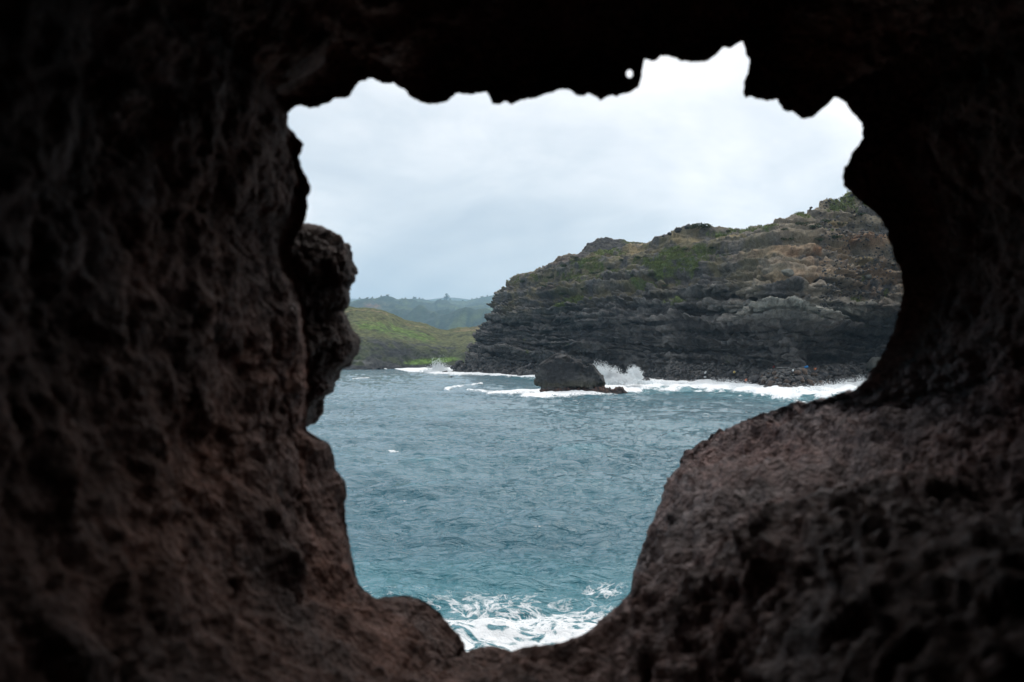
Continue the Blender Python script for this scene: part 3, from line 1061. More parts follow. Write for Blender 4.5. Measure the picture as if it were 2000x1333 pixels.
    for (xa, ya), (xb, yb) in zip(O, O2):
        lo, hi = min(ya, yb), max(ya, yb)
        r0, r1 = int(math.ceil((lo - 1) / 2)), int(math.ceil((hi - 1) / 2))
        for r_ in range(max(r0, 0), min(r1, H2)):
            xi = xa + (yy[r_] - ya) / (yb - ya) * (xb - xa)
            cross[r_, min(max(int(xi / 2 + 0.5), 0), W2)] += 1
    inside = (np.cumsum(cross, 1)[:, :W2] % 2).astype(bool)
    sel = np.abs(af) > 0.02
    for it in range(40):
        sub = P[sel]
        gx, gy = proj(sub)
        ok = (sub[..., 1] > 0.5) & (gx > 0) & (gx < 1999) & (gy > 0) & (gy < 1399)
        hit = np.zeros(gx.shape, bool)
        hit[ok] = inside[np.clip(gy[ok] / 2, 0, H2 - 1).astype(int), np.clip(gx[ok] / 2, 0, W2 - 1).astype(int)]
        if not hit.any():
            break
        sub = sub + np.where(hit[..., None], np.broadcast_to(rad[None], sub.shape) * 0.012, 0)
        P[sel] = sub
    quads = grid_quads(len(P), NN, True)
    # the small daylight gap in the roof
    flat = P.reshape(-1, 3)
    gx, gy = proj(flat)
    near = (((gx - 1229.5) / 6.5) ** 2 + ((gy - 144.5) / 8.0) ** 2 < 1) & (flat[:, 1] > 2)
    keep = ~near[quads].any(1)
    edge = np.intersect1d(np.unique(quads[keep]), np.unique(quads[~keep]))
    ex_, ey_ = (gx[edge] - 1229.5) / 6.5, (gy[edge] - 144.5) / 8.0
    er = np.maximum(np.hypot(ex_, ey_), 1e-3)
    flat[edge, 0] += (ex_ / er - ex_) * 6.5 * flat[edge, 1] / F
    flat[edge, 2] -= (ey_ / er - ey_) * 8.0 * flat[edge, 1] / F
    quads = quads[keep]
    me = mesh_np("lava_rock_wall", flat, quads, attrs={"weathered": shelf})
    w = link("lava_rock_wall", me, M_LAVA, label="dark red brown lava rock wall framing the ragged natural window", cat="rock wall")
    return w


WALL = build_window()

KNOB = [(590, 437), (604, 439), (631, 445), (649, 454), (662, 468), (670, 478), (679, 499), (683, 526), (677, 541), (667, 559), (676, 572), (679, 589), (672, 598), (663, 604), (670, 622), (679, 643),
        (691, 667), (694, 685), (685, 703), (670, 718), (651, 728), (652, 745), (649, 764), (637, 776), (617, 781), (610, 790), (602, 812), (592, 835), (572, 825), (560, 780), (556, 700), (552, 620),
        (548, 540), (555, 470), (570, 445)]


def build_knobs():
    for dep, th in ((5.95, 0.55),):
        p = np.array(KNOB, float)
        p = np.vstack([p, p[:1]])
        seg = np.hypot(*np.diff(p, axis=0).T)
        acc = np.concatenate([[0], np.cumsum(seg)])
        NN = 330
        u = np.linspace(0, acc[-1], NN, endpoint=False)
        O = np.stack([np.interp(u, acc, p[:, 0]), np.interp(u, acc, p[:, 1])], -1)
        O = smooth(O, 1.6, 0, True)
        O += np.stack([fbm(np.stack([O[:, 0] / 13, O[:, 1] / 13, O[:, 0] * 0 + s_], -1), 4) for s_ in (0.3, 9.1)], -1) * 3.4
        c = O.mean(0)
        K = 40
        rings = []
        for side in (-1, 1):
            qs = np.sin(np.linspace(0, np.pi / 2, K))
            seq = qs if side > 0 else qs[::-1]
            for k, q in enumerate(seq):
                if side > 0 and k == 0:
                    continue
                s_ = math.sqrt(max(0, 1 - q * q)) * 0.998 + 0.002
                pt = np.stack([588 + (O[:, 0] - 588) * s_, c[1] + (O[:, 1] - c[1]) * (0.12 + 0.88 * s_ ** 0.6)], -1)
                y = dep + side * th * q
                rings.append(rays(pt[:, 0], pt[:, 1]) * dep * np.array([1, 0, 1]) + np.array([0, y, 0]))
        P = np.stack(rings)
        cen = P.mean((0, 1))
        n = np.cross(np.gradient(P, axis=0), np.roll(P, -1, 1) - np.roll(P, 1, 1))
        n /= np.maximum(np.linalg.norm(n, axis=-1, keepdims=True), 1e-9)
        if np.mean((n * (P - cen)).sum(-1)) < 0:
            n = -n
        r = fbm(P / 0.36, 5, gain=0.66) * 0.09 + (0.5 - worley(P / 0.12)[0]) * 0.04
        lat = np.abs(np.linspace(-1, 1, len(P)))
        P = P + n * (r * sstep(0.0, 0.35, lat)[:, None])[..., None]
        P[..., 2] += CAM_H
        me = mesh_np("rock_knob", P, grid_quads(len(P), NN, True))
        link("rock_knob", me, M_LAVA_DARK, parent=WALL, label="dark craggy knob bulging from the left rim")


build_knobs()


# ------------------------------------------------------------------ boulders
def ico(sub):
    import bmesh
    bm = bmesh.new()
    bmesh.ops.create_icosphere(bm, subdivisions=sub, radius=1.0)
    v = np.array([x.co[:] for x in bm.verts])
    f = np.array([[q.index for q in x.verts] for x in bm.faces])
    bm.free()
    return v, f


def rock_shape(seed, sub=4, flat=0.7, facet=0.35):
    v, f = ico(sub)
    off = seed * 7.31
    d = 1 + 0.28 * fbm(v * 0.9 + off, 3)
    w1, w2 = worley(v * 1.25 + off)
    d += facet * (0.55 - w1) * 0.9
    d += 0.06 * fbm(v * 4 + off, 3)
    r = np.random.default_rng(seed)
    p = v * d[:, None]
    # a few planes slice the stone into broken faces
    for _ in range(7):
        nrm = r.normal(size=3)
        nrm /= np.linalg.norm(nrm)
        lim = r.uniform(0.62, 0.9)
        ex = np.maximum(p @ nrm - lim, 0)
        p = p - ex[:, None] * nrm * 0.85
    p *= np.array([r.uniform(0.85, 1.25), r.uniform(0.8, 1.1), flat * r.uniform(0.85, 1.2)])
    p += 0.02 * fbm(p * 9, 2)[:, None]
    return p, f


ROCKS = []
for k in range(9):
    p, f = rock_shape(k + 1, 3)
    ROCKS.append((p, f, {}))


def rock_mesh(k, mat):
    p, f, cache = ROCKS[k % len(ROCKS)]
    if mat.name not in cache:
        me = mesh_np("boulder", p, tris=f)
        me.materials.append(mat)
        cache[mat.name] = me
    return cache[mat.name]


def boulder(loc, size, mat, label, group=None, k=None, flat=1.0):
    k = random.randrange(len(ROCKS)) if k is None else k
    o = link("shore_boulder", rock_mesh(k, mat), None, label=label, cat="boulder", group=group)
    o.location = loc
    o.scale = (size, size * random.uniform(0.85, 1.15), size * flat)
    o.rotation_euler = (random.uniform(-.4, .4), random.uniform(-.4, .4), random.uniform(0, 6.28))
    return o


G = "boulders heaped along the foot of the cliff"
ZONES = [((868, 960), (704, 729), 34, (0.9, 2.4), "black boulder in the heap at the cliff's left tip"),
         ((960, 1062), (706, 735), 40, (0.7, 1.9), "dark boulder in the heap left of the sea stack"),
         ((1062, 1130), (688, 716), 26, (0.7, 1.8), "grey boulder in the mound above the sea stack"),
         ((1230, 1330), (724, 747), 26, (0.6, 1.5), "black boulder in the heap just right of the spray"),
         ((1330, 1480), (722, 750), 44, (0.5, 1.25), "dark boulder in the rubble behind the long white surf"),
         ((1480, 1620), (724, 760), 60, (0.45, 1.2), "brown grey boulder on the spit jutting into surf"),
         ((1600, 1700), (712, 748), 30, (0.5, 1.3), "dark boulder in the rubble at the far right shore")]
for (xa, xb), (ya, yb_), cnt, (s0, s1), lab in ZONES:
    for _ in range(cnt):
        x = random.uniform(xa, xb)
        y = random.uniform(ya, yb_)
        p = surf(x, y, 0.9, 3.6)
        if p[2] < -0.3:
            continue
        sz = s0 + (s1 - s0) * random.random() ** 2
        u_ = (sz - s0) / (s1 - s0)
        adj = "large " if u_ > 0.55 else "mid sized " if u_ > 0.18 else "small "
        half = " towards its left" if x < (xa + xb) / 2 else " towards its right"
        boulder((p[0], p[1] - sz * 0.2, p[2] + sz * 0.1), sz, M_BOULDB if ("brown" in lab and random.random() < .5) else M_BOULD, adj + lab + half, G)
p = surf(1702, 716, 1.5, 5)
boulder((p[0], p[1] - 3, p[2] + 0.5), 2.6, M_BOULDG, "large pale olive boulder at the right edge of the far shore", k=2, flat=1.5)

# rocks awash behind the stack
GA = "rocks awash in the foam beside the sea stack"
for (x, y, w) in [(1187, 741, 12), (1199, 745, 11), (1206, 737, 9), (1217, 743, 22), (1234, 732, 20), (1229, 747, 9), (1239, 752, 5), (1262, 745, 20), (1285, 745, 20), (1250, 742, 16)]:
    Y = float(ground_y(x, y + 4))
    sz = w / F * Y * 0.55
    boulder((float(rays(x, y)[0] * Y), Y, sz * 0.35), sz, M_BOULD, "wet rounded rock awash in the foam right of the sea stack", GA)
for (x, y, w) in [(845, 725, 9), (858, 727, 8), (838, 726.5, 5), (868, 727, 10), (882, 734, 4)]:
    Y = float(ground_y(x, y + 3))
    sz = w / F * Y * 0.55
    boulder((float(rays(x, y)[0] * Y), Y, sz * 0.25), sz, M_BOULD, "low black rock in the water by the far left spray", "rocks by the far spray")

# boulders on the skyline
for (x, y, w, lab) in [(1307, 459, 8, "round boulder perched alone on the cliff skyline notch"), (1295, 463, 7, "small boulder on the skyline left of the round one"),
                       (1284, 466, 5, "smallest leftmost boulder of the skyline row"), (1326, 453, 13, "broad boulder on the skyline right of the round one"),
                       (1342, 447, 14, "tall boulder block at the left of the skyline bush"), (1508, 445, 8, "lone boulder where the right cliff ridge begins to rise"),
                       (1584, 407, 6, "small boulder halfway up the right cliff ridge"), (1620, 395, 7, "dark boulder high on the right cliff ridge"), (1663, 384, 8, "topmost boulder beside the rock window edge"),
                       (1539, 519 + 17, 20, "pale grey boulder block on the brown right cliff face"), (1694, 543, 15, "rounded grey boulder on the scree at far right")]:
    p = surf(x, y, 4, 9.3)
    sz = w / F * p[1] * 0.55
    boulder((p[0], p[1] - 0.5, p[2] + sz * (0.1 if w in (20, 15) else 0.45)), sz, M_BOULDG if w in (20, 15) else M_BOULD, lab)


def rubble():
    """the small stones between the boulders, past counting"""
    v, f = ico(1)
    V, T3 = [], []
    n0 = 0
    m = (CT_ > 0.9) & (CT_ < 3.3) & (CP_[..., 2] > -0.2) & (c_px > 860) & (c_px < 1760)
    idx = np.flatnonzero(m.ravel())
    sel = RNG.choice(idx, 5200)
    flat = CP_.reshape(-1, 3)
    m2 = (CT_ > 5.5) & (CT_ < 9.0) & (c_px > 1600) & (c_px < 1780)
    sel2 = RNG.choice(np.flatnonzero(m2.ravel()), 1500)
    for q, i in enumerate(np.concatenate([sel, sel2])):
        s_ = RNG.uniform(0.22, 0.62) if q < 5200 else RNG.uniform(0.2, 0.5)
        w = v * (1 + 0.3 * RNG.normal(size=(len(v), 1)) * 0.5) * np.array([1, 1, 0.7]) * s_
        a = RNG.uniform(0, 6.28)
        c_, s2 = math.cos(a), math.sin(a)
        w = np.stack([w[:, 0] * c_ - w[:, 1] * s2, w[:, 0] * s2 + w[:, 1] * c_, w[:, 2]], -1)
        V.append(w + flat[i] + np.array([0, -0.1, s_ * 0.2]))
        T3.append(f + n0)
        n0 += len(v)
    me = mesh_np("shore_rubble", np.concatenate(V), tris=np.concatenate(T3), shade=False)
    m_, t, b, o = new_mat("rubble_stone")
    g = N(t, "ShaderNodeNewGeometry")
    L(t, ramp(t, g.outputs["Random Per Island"], [(0, (0.03, 0.03, 0.033)), (0.7, (0.10, 0.098, 0.095)), (1, (0.17, 0.155, 0.14))]), b.inputs["Base Color"])
    b.inputs["Roughness"].default_value = 0.85
    link("shore_rubble", me, m_, label="loose dark rubble stones strewn along the cliff foot", kind="stuff")


rubble()


# ------------------------------------------------------------------ sea stack
def build_stack():
    Y = 206.0
    NA, NH = 250, 110
    k = Y / F
    x0 = float(rays(1114, 770)[0]) * Y
    root = bpy.data.objects.new("sea_stack", None)
    COL.objects.link(root)
    root.location = (x0, Y, 0)
    root["label"] = "flat topped black sea stack with reddish weed round its foot"
    root["category"] = "sea stack"
    th = np.linspace(0, 2 * np.pi, NA, endpoint=False)
    # half widths (left, right) by height in metres
    H = np.array([-1.0, 0.0, 0.9, 1.9, 2.3, 3.0, 4.2, 5.2, 5.55])
    Lw = np.array([56, 57, 58, 58, 69, 61, 58, 55, 52]) * k
    Rw = np.array([62, 62, 62, 63, 66, 66, 62, 51, 44]) * k
    z = np.interp(np.linspace(0, 1, NH), [0, 0.82, 1.0], [-1.0, 5.5, 5.6])
    fin = np.linspace(0, 1, NH)
    sh = np.where(fin < 0.82, 1.0, np.sqrt(np.clip(1 - ((fin - 0.82) / 0.18) ** 2, 0, 1)) * 0.98 + 0.02 * (fin < 1))
    lw = np.interp(z, H, Lw) * sh
    rw = np.interp(z, H, Rw) * sh
    c, s_ = np.cos(th), np.sin(th)
    ex = np.sign(c) * np.abs(c) ** 0.6
    ey = np.sign(s_) * np.abs(s_) ** 0.72
    X = np.where(ex[None] > 0, rw[:, None], lw[:, None]) * ex[None]
    Yv = (lw[:, None] * 0.62) * ey[None]
    Z = np.repeat(z[:, None], NA, 1)
    # roof slopes down to the right
    top_n = fbm(np.stack([X / 3.2 + 4, Yv / 3.2, X * 0], -1), 3)
    Z = Z + np.clip(Z / 5.5, 0, 1) ** 3 * (0.3 - X * 0.08 + 1.1 * top_n)
    Z = Z + np.clip(Z / 5.5, 0, 1.1) ** 5 * 1.3 * np.exp(-((X + 1.6) / 3.0) ** 2)
    P = np.stack([X, Yv, Z], -1)
    n = np.cross(np.gradient(P, axis=0), np.roll(P, -1, 1) - np.roll(P, 1, 1))
    n /= np.maximum(np.linalg.norm(n, axis=-1, keepdims=True), 1e-9)
    if np.mean((n * P)[:100].sum(-1)) < 0:
        n = -n
    q = P + 60
    fb = fbm(q / 2.6, 5, gain=0.6)
    w1, _ = worley(np.stack([q[..., 0] / 1.7, q[..., 1] / 1.7, q[..., 2] / 2.6], -1) + 0.3 * fb[..., None])
    v1, _ = worley(q / 0.6)
    band = perlin(np.stack([q[..., 0] * .05, q[..., 1] * .05, q[..., 2] * 1.3], -1))
    d = fb * 0.75 + (0.5 - w1) * 1.25 + (0.5 - v1) * 0.22 + np.tanh(band * 4) * 0.16
    d -= 0.9 * np.exp(-((Z - 1.35) / 0.45) ** 2) * 0.6                  # undercut above the weed
    d *= np.where(fin > 0.98, 0.3, 1)[:, None]
    P = P + n * d[..., None]
    for (nx_, ny_, nz_, lim) in [(-0.75, -0.65, 0.05, 5.6), (-0.2, -0.98, 0.05, 3.75), (0.45, -0.88, 0.12, 5.0), (0.80, -0.2, 0.56, 7.2), (-0.55, -0.1, 0.83, 8.4), (0.0, -0.35, 0.94, 7.9)]:
        nv = np.array([nx_, ny_, nz_])
        nv = nv / np.linalg.norm(nv)
        over_ = np.maximum((P @ nv) - lim - 0.25 * fb, 0) * (Z > 1.4)
        P = P - over_[..., None] * nv * 0.9
    col = np.ones(P.shape) * np.array([0.050, 0.050, 0.052])
    col = cmix(col, (0.105, 0.10, 0.092), sstep(-0.1, 0.5, fb) * 0.8)
    col = cmix(col, (0.085, 0.080, 0.050), np.exp(-((Z - 2.2) / 0.4) ** 2) * 0.6)
    col = cmix(col, (0.095, 0.042, 0.034), 1 - sstep(0.9, 1.5, Z + 0.4 * fb))
    col = cmix(col, (0.035, 0.035, 0.038), sstep(4.6, 5.4, Z + 0.3 * fb) * 0.7)
    col = col * (0.72 + 0.35 * np.clip(fbm(q / 0.8, 3), -1, 1))[..., None]
    me = mesh_np("rock_body", P, grid_quads(NH, NA, True), cols=col)
    link("rock_body", me, M_STACK, parent=root)
    # low ledge of weed covered rock trailing right
    NX, NY = 260, 60
    u = np.linspace(0, 1, NX)[:, None]
    v = np.linspace(-1, 1, NY)[None]
    X = (-6.2 + u * 18.4) + v * 0
    wd = np.interp(u, [0, 0.1, 0.5, 0.85, 1.0], [0.8, 1.6, 2.1, 1.2, 0.2])
    hg = np.interp(u, [0, 0.3, 0.6, 0.8, 0.9, 1.0], [0.9, 1.2, 1.5, 1.0, 1.25, 0.0])
    Yv = -3.2 + u * 1.8 + v * wd * 1.3
    Z = hg * (1 - np.abs(v) ** 2.4) + 0.15
    P = np.stack([X, Yv, Z], -1)
    q = P + 90
    fb = fbm(q / 0.9, 4, gain=.6)
    w1, _ = worley(q / 0.75)
    P[..., 2] += (fb * 0.35 + (0.5 - w1) * 0.8) * (1 - np.abs(v) ** 4)
    P[..., 1] += fb * 0.4
    col = np.ones(P.shape) * np.array([0.085, 0.045, 0.035])
    col = cmix(col, (0.14, 0.08, 0.04), sstep(0.0, .5, fb) * sstep(.5, .9, u + 0 * v))
    col = cmix(col, (0.035, 0.028, 0.027), sstep(0.2, 0.6, w1))
    me = mesh_np("weed_ledge", P, grid_quads(NX, NY), cols=col)
    link("weed_ledge", me, M_STACK, parent=root)


build_stack()


# ------------------------------------------------------------------ spray
def spray(name, lumps, count, label, cat, size=(0.04, 0.16)):
    """lumps: (px, py foot, height px, half width px, lean px, depth m, weight)"""
    v = np.array([[1, 1, 1], [-1, -1, 1], [-1, 1, -1], [1, -1, -1]], float) / 1.7
    f = np.array([[0, 1, 2], [0, 3, 1], [0, 2, 3], [1, 3, 2]])
    wt = np.array([l[6] for l in lumps], float)
    wt /= wt.sum()
    pick = RNG.choice(len(lumps), count, p=wt)
    pts = np.zeros((count, 3))
    rad = np.zeros(count)
    for i, l in enumerate(lumps):
        m = pick == i
        n_ = int(m.sum())
        nj = 46                                       # jets thrown up from one foot, each spreading into drops
        jx = RNG.normal(size=nj) * 0.42
        jh = RNG.uniform(0.35, 1.35, nj) * np.exp(-0.5 * (jx / 0.75) ** 2)
        jl = jx * 0.6 + RNG.normal(size=nj) * 0.22
        jd = RNG.normal(size=nj) * 1.4
        j = RNG.integers(nj, size=n_)
        h = RNG.random(n_) ** 1.25
        x = l[0] + (jx[j] + jl[j] * h + RNG.normal(size=n_) * (0.07 + 0.13 * h)) * l[3] + l[4] * h
        yv = l[1] - (h + RNG.normal(size=n_) * 0.05) * jh[j] * l[2]
        Yd = l[5] + jd[j] + RNG.normal(size=n_) * 0.5
        pts[m] = at(x, yv, Yd)
        rad[m] = RNG.uniform(size[0], size[1], n_) * (1.25 - 0.85 * h) * l[5] / 230
    ang = RNG.normal(size=(count, 3, 3))
    Q, _ = np.linalg.qr(ang)
    W = np.einsum('nij,kj->nki', Q, v) * rad[:, None, None] * np.array([1, 1, 1.5]) + pts[:, None, :]
    tri = (f[None] + (np.arange(count) * 4)[:, None, None]).reshape(-1, 3)
    me = mesh_np(name, W.reshape(-1, 3), tris=tri, shade=False)
    link(name, me, M_SPRAY, label=label, kind="stuff")


spray("wave_spray", [(1172, 744, 33, 15, -4, 232, 3), (1190, 745, 24, 18, 4, 230, 3.4), (1210, 746, 14, 26, 2, 228, 2.6), (1239, 742, 22, 13, -2, 240, 2.4), (1200, 750, 12, 50, 0, 226, 2)],
      28000, "burst of white spray behind the sea stack", "spray", (0.05, 0.19))
spray("wave_spray", [(853, 728, 24, 17, 3, 455, 2), (862, 729, 14, 16, 0, 452, 1), (845, 729, 8, 30, 0, 450, .7)], 3600, "small white spray burst at the far left rocks", "spray", (0.05, 0.15))
spray("wave_spray", [(x, np.interp(x, SHORE_X, SHORE_Y) + 6, h, 26, 0, float(ground_y(x, np.interp(x, SHORE_X, SHORE_Y) + 7)), w) for x, h, w in
                     [(1265, 8, 1), (1300, 9, 1), (1335, 11, 1.1), (1365, 13, 1.2), (1400, 14, 1.3), (1430, 15, 1.4), (1455, 13, 1.2), (1480, 8, .6), (1520, 6, .5), (1560, 8, .6), (1590, 13, 1.1),
                      (1620, 16, 1.5), (1650, 18, 1.6), (1680, 20, 1.6), (1710, 20, 1.4)]],
      20000, "long line of white surf spray breaking below the right cliff", "spray")


# ------------------------------------------------------------------ vegetation
def leaf_clump(n, r, leaf, flat=0.6, seed=0, hollow=0.35):
    g = np.random.default_rng(seed)
    lob = g.normal(size=(7, 3)) * np.array([0.45, 0.45, 0.3]) * r
    lob[:, 2] = np.abs(lob[:, 2]) * flat + 0.25 * r
    V, T3 = [], []
    for i in range(n):
        c = lob[g.integers(7)]
        d = g.normal(size=3)
        d /= np.linalg.norm(d)
        p = c + d * r * 0.5 * (hollow + (1 - hollow) * g.random() ** 0.4) * np.array([1, 1, flat])
        p[2] = max(p[2], 0.02 * r)
        a = g.normal(size=3)
        a /= np.linalg.norm(a)
        b = np.cross(a, g.normal(size=3))
        b /= np.linalg.norm(b)
        s_ = leaf * g.uniform(0.6, 1.4)
        k = len(V)
        V += [p - a * s_, p + b * s_ * 0.5, p + a * s_, p - b * s_ * 0.5]
        T3 += [(k, k + 1, k + 2), (k, k + 2, k + 3)]
    return np.array(V), np.array(T3)


def stems(r, seed, h):
    g = np.random.default_rng(seed)
    V, Q = [], []
    for i in range(5):
        tip = np.array([g.normal() * r * 0.4, g.normal() * r * 0.4, h * g.uniform(0.5, 0.9)])
        for k_, (p, w) in enumerate(((np.zeros(3), 0.05 * r), (tip, 0.015 * r))):
            for a in range(5):
                V.append(p + w * np.array([math.cos(a * 1.2566), math.sin(a * 1.2566), 0]))
        b = i * 10
        for a in range(5):
            Q.append((b + a, b + (a + 1) % 5, b + 5 + (a + 1) % 5, b + 5 + a))
    return np.array(V), np.array(Q)


SHM = []
for k in range(4):
    v, t3 = leaf_clump(420, 1.0, 0.11, 0.62, 20 + k)
    sv, sq = stems(1.0, 30 + k, 0.7)
    SHM.append((mesh_np("shrub_foliage", v, tris=t3, shade=False), mesh_np("shrub_stems", sv, sq)))


def shrub(x, y, w, label, group=None, flat=1.0):
    p = surf(x, y, 4, 9.3)
    o = bpy.data.objects.new("coastal_shrub", None)
    COL.objects.link(o)
    s_ = w / F * p[1] * 0.62
    o.location = (p[0], p[1] - 0.3 * s_, p[2] + (-0.05 * s_ if y < 460 and x < 1450 else -0.1 * s_))
    o.scale = (s_, s_, s_ * flat)
    o.rotation_euler[2] = random.uniform(0, 6.28)
    o["label"] = label
    o["category"] = "shrub"
    if group:
        o["group"] = group
    k = random.randrange(4)
    link("foliage", SHM[k][0], M_LEAF, parent=o)
    link("stems", SHM[k][1], M_BARK, parent=o)


shrub(1372, 446, 36, "wide dark bush on the cliff skyline above the green patches", flat=0.55)
shrub(1352, 448, 16, "small bush at the left of the wide skyline bush", flat=0.8)
shrub(1422, 454, 9, "tiny bush in the dip of the cliff skyline")
GS = "shrubs scattered over the upper cliff"
for (x, y, w) in [(1105, 522, 16), (1080, 545, 14), (1125, 505, 14), (1020, 552, 12), (1065, 560, 12), (1160, 535, 14), (1190, 525, 12), (1100, 575, 14), (1140, 568, 12), (1215, 510, 12)]:
    shrub(x, y, w, "low dark shrub on the upper slope at the left of the cliff", GS, 0.7)
for (x, y, w) in [(1250, 505, 14), (1275, 540, 13), (1340, 490, 14), (1360, 530, 12), (1390, 485, 14), (1420, 500, 12), (1300, 560, 12), (1235, 540, 12)]:
    shrub(x, y, w, "low dark shrub on the upper slope at the middle of the cliff", GS, 0.7)
for (x, y, w) in [(1565, 440, 18), (1590, 445, 22), (1610, 436, 18), (1540, 470, 16), (1640, 440, 14), (1630, 465, 20), (1600, 470, 16), (1680, 420, 14), (1530, 450, 12)]:
    shrub(x, y, w, "low dark shrub among rocks on the upper right cliff", GS, 0.7)


def grass():
    flat = CP_.reshape(-1, 3)
    w = (CG_ * (c_px > 860) * (c_px < 1800) * (CT_ > 3.5) * (CT_ < 9.3)).ravel()
    idx = RNG.choice(len(flat), 9000, p=w / w.sum())
    V, T3 = [], []
    c = flat[idx]
    n = len(c)
    out, tri = [], []
    for b in range(4):
        a = RNG.uniform(0, 6.28, n)
        h = RNG.uniform(0.2, 0.55, n)
        wd = RNG.uniform(0.06, 0.16, n)
        off = RNG.normal(size=(n, 2)) * 0.25
        lean = RNG.normal(size=(n, 2)) * 0.2
        bx, by = c[:, 0] + off[:, 0], c[:, 1] + off[:, 1] - 0.1
        dx, dy = np.cos(a) * wd, np.sin(a) * wd
        p0 = np.stack([bx - dx, by - dy, c[:, 2] - 0.1], -1)
        p1 = np.stack([bx + dx, by + dy, c[:, 2] - 0.1], -1)
        p2 = np.stack([bx + lean[:, 0], by + lean[:, 1], c[:, 2] + h], -1)
        out.append(np.stack([p0, p1, p2], 1).reshape(-1, 3))
        tri.append(np.arange(3 * n).reshape(-1, 3) + b * 3 * n)
    me = mesh_np("cliff_grass", np.concatenate(out), tris=np.concatenate(tri), shade=False)
    link("cliff_grass", me, M_GRASS, label="bright green grass growing in patches on the cliff", kind="stuff")


grass()

# trees on the far crest
TM = []
for k in range(3):
    v, t3 = leaf_clump(260, 1.0, 0.17, 0.95, 50 + k, 0.2)
    v[:, 2] += 0.35
    n_ = 8
    zz = np.linspace(0, 1.1, 6)
    tv = np.array([[math.cos(a) * (0.10 - 0.07 * z_ / 1.1), math.sin(a) * (0.10 - 0.07 * z_ / 1.1), z_] for z_ in zz for a in np.linspace(0, 6.28, n_, endpoint=False)])
    TM.append((mesh_np("tree_crown", v, tris=t3, shade=False), mesh_np("tree_trunk", tv, grid_quads(6, n_, True))))
f_px, f_py = proj(FP)
TREES = [(704, 586, 9), (716, 586, 10), (728, 587, 8), (746, 584, 12), (757, 585, 11), (791, 587, 8), (808, 585, 8), (812, 584, 11), (819, 584, 9), (826, 586, 8), (860, 588, 7), (871, 586, 13), (878, 588, 8),
         (905, 590, 7), (922, 588, 9), (932, 585, 9), (942, 583, 10), (952, 581, 9), (963, 581, 9)]
crest = np.argmin(f_py + np.where(FFr > 1.01, 1e6, 0), 1)
for q, (x, y, h) in enumerate(TREES):
    i = int(np.argmin(np.abs(f_px[np.arange(len(crest)), crest] - x)))
    p = FP[i, crest[i]]
    o = bpy.data.objects.new("ridge_tree", None)
    COL.objects.link(o)
    s_ = h / F * p[1] * (0.5 if h >= 13 else 0.3)
    o.location = (float(p[0]), float(p[1]) - 4, float(p[2]) - 0.55 * s_)
    o.scale = (s_ * random.uniform(.75, 1.1), s_ * .9, s_ * (1.35 if h >= 13 else 1.0))
    o["label"] = ("tallest lone tree on the hazy crest left of the cliff" if h >= 13 else "hazy tree on the left stretch of the far crest" if x < 770
                  else "hazy tree in the middle stretch of the far crest" if x < 880 else "hazy tree on the far crest close to the cliff")
    o["category"] = "tree"
    o["group"] = "trees along the far hill crest"
    k = q % 3
    link("crown", TM[k][0], M_TREE, parent=o)
    link("trunk", TM[k][1], M_BARK, parent=o)


# ------------------------------------------------------------------ washed up debris under the cave
def lathe(prof, n=14):
    V = [(r * math.cos(a), r * math.sin(a), z) for r, z in prof for a in np.linspace(0, 2 * math.pi, n, endpoint=False)]
    return np.array(V), grid_quads(len(prof), n, True)


def debris(name, px, py, label, cat, prof, size, mat, tilt=0.0, mat2=None, prof2=None, part=None, part2=None):
    p = surf(px, py, 0.9, 4.2)
    p = np.array([0, 0, CAM_H]) + (p - np.array([0, 0, CAM_H])) * 0.986
    o = bpy.data.objects.new(name, None)
    COL.objects.link(o)
    o.location = (p[0], p[1], p[2] + size * 0.3)
    o.scale = (size,) * 3
    o.rotation_euler = (tilt, tilt * 0.6, 0.7)
    o["label"], o["category"] = label, cat
    v, f = lathe(prof)
    link(part or "shell", mesh_np(name + "_shell", v, f), mat, parent=o)
    if prof2:
        v, f = lathe(prof2)
        link(part2 or "cap", mesh_np(name + "_cap", v, f), mat2 or mat, parent=o)
    return o


C_ORANGE = mat_simple("orange_plastic", (0.62, 0.20, 0.09), 0.5, 0.15)
C_BLUE = mat_simple("blue_plastic", (0.03, 0.22, 0.52), 0.5, 0.15)
C_WHITE = mat_simple("white_plastic", (0.62, 0.64, 0.64), 0.6, 0.15)
C_YELLOW = mat_simple("yellow_plastic", (0.55, 0.42, 0.16), 0.6, 0.15)
C_RED = mat_simple("red_plastic", (0.30, 0.05, 0.05), 0.6, 0.15)
buoy = [(0.0, -1.0), (0.35, -0.97), (0.72, -0.7), (0.95, -0.25), (0.95, 0.2), (0.75, 0.65), (0.4, 0.9), (0.22, 1.0)]
neck = [(0.24, 0.95), (0.24, 1.25), (0.34, 1.3), (0.34, 1.42), (0.1, 1.45), (0.0, 1.44)]
drum = [(0.0, -1.2), (0.7, -1.2), (0.75, -1.1), (0.72, -0.45), (0.78, -0.4), (0.72, -0.35), (0.72, 0.35), (0.78, 0.4), (0.72, 0.45), (0.75, 1.1), (0.7, 1.2)]
lid = [(0.7, 1.2), (0.66, 1.14), (0.3, 1.14), (0.28, 1.2), (0.12, 1.22), (0.0, 1.2)]
debris("drum", 1574, 719, "bright blue plastic drum at the end of the pale pole", "drum", drum, 0.36, C_BLUE, 1.2, C_BLUE, lid, "drum_wall", "lid")
debris("net_float", 1591, 722, "pale orange net float right of the blue drum", "float", buoy, 0.34, C_ORANGE, 0.9, C_ORANGE, neck, "float_body", "eyelet")
debris("net_float", 1457, 743, "red orange net float just above the surf", "float", buoy, 0.34, C_ORANGE, 0.5, C_RED, neck, "float_body", "eyelet")
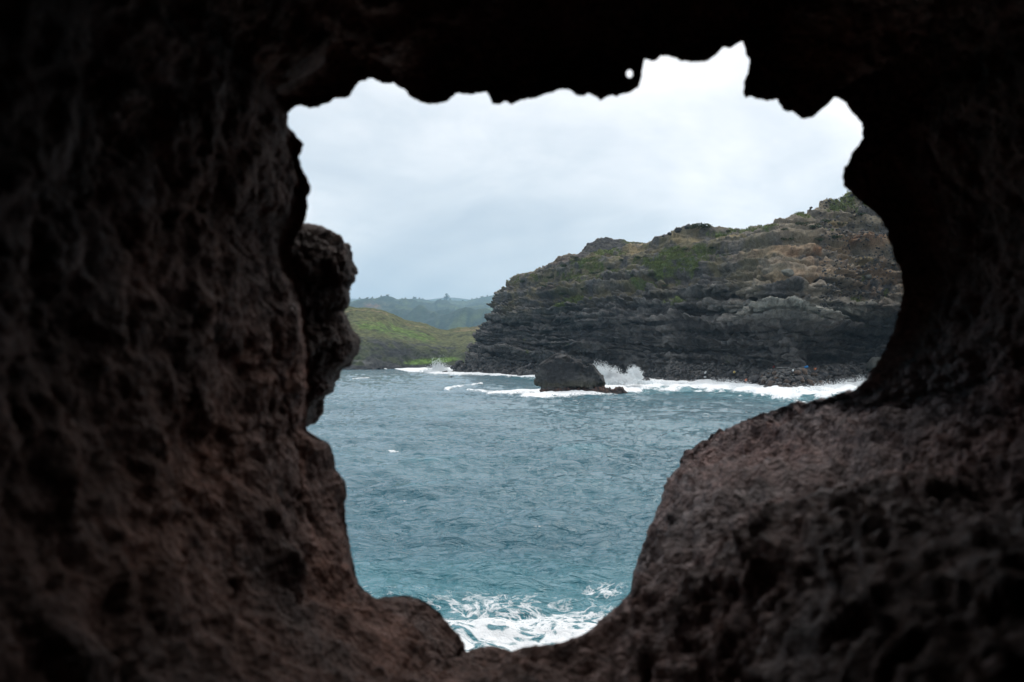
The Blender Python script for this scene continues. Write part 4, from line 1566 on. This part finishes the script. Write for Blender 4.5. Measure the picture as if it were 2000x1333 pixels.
debris("net_float", 1434, 727, "yellowish net float on the dark rubble left of the spit", "float", buoy, 0.34, C_YELLOW, 1.4, C_WHITE, neck, "float_body", "eyelet")
debris("jug", 1378, 728, "white plastic jug highest on the rubble at the left", "jug", drum, 0.30, C_WHITE, 0.6, C_WHITE, neck, "jug_body", "spout")
debris("jug", 1377, 737, "greyish white jug below the other near the surf", "jug", drum, 0.26, C_WHITE, 1.5, C_WHITE, neck, "jug_body", "spout")
debris("net_float", 1549, 725, "small white float below the pale pole", "float", buoy, 0.26, C_WHITE, 0.4, C_WHITE, neck, "float_body", "eyelet")
debris("net_float", 1511, 718, "dark red float at the left end of the pale pole", "float", buoy, 0.3, C_RED, 0.2, C_RED, neck, "float_body", "eyelet")


def pole():
    a, b = surf(1517, 720, 0.9, 4.2), surf(1571, 719, 0.9, 4.2)
    y = min(a[1], b[1]) - 1.5
    A, B = at(1516, 720, y), at(1572, 718, y)
    tt = np.linspace(0, 1, 24)
    V = []
    for t_ in tt:
        c = A * (1 - t_) + B * t_ + np.array([0, 0, 0.12 * math.sin(t_ * 7) + 0.1])
        r = 0.075 * (1 - 0.35 * t_)
        V += [c + r * np.array([0, math.cos(q), math.sin(q)]) for q in np.linspace(0, 6.283, 8, endpoint=False)]
    link("pole", mesh_np("pole", V, grid_quads(24, 8, True)), mat_simple("bleached_wood", (0.36, 0.36, 0.35), 0.8), label="long pale pole lying on the rubble below the cave", cat="pole")


pole()


# ------------------------------------------------------------------ sea haze
def haze():
    x0, x1, y0, y1, z0, z1 = -9000, 9000, -500, 15500, -8, 1000
    V = [(x, y, z) for z in (z0, z1) for y in (y0, y1) for x in (x0, x1)]
    Q = [(0, 2, 3, 1), (4, 5, 7, 6), (0, 1, 5, 4), (2, 6, 7, 3), (0, 4, 6, 2), (1, 3, 7, 5)]
    m = bpy.data.materials.new("sea_haze")
    m.use_nodes = True
    t = m.node_tree
    t.nodes.clear()
    out = N(t, "ShaderNodeOutputMaterial")
    v = N(t, "ShaderNodeVolumePrincipled", inp={"Color": (0.54, 0.79, 1.0, 1), "Density": 0.000072, "Anisotropy": 0.2})
    L(t, v.outputs[0], out.inputs["Volume"])
    link("haze", mesh_np("haze", V, Q, shade=False), m, label="pale sea haze over the whole bay", kind="stuff")


haze()
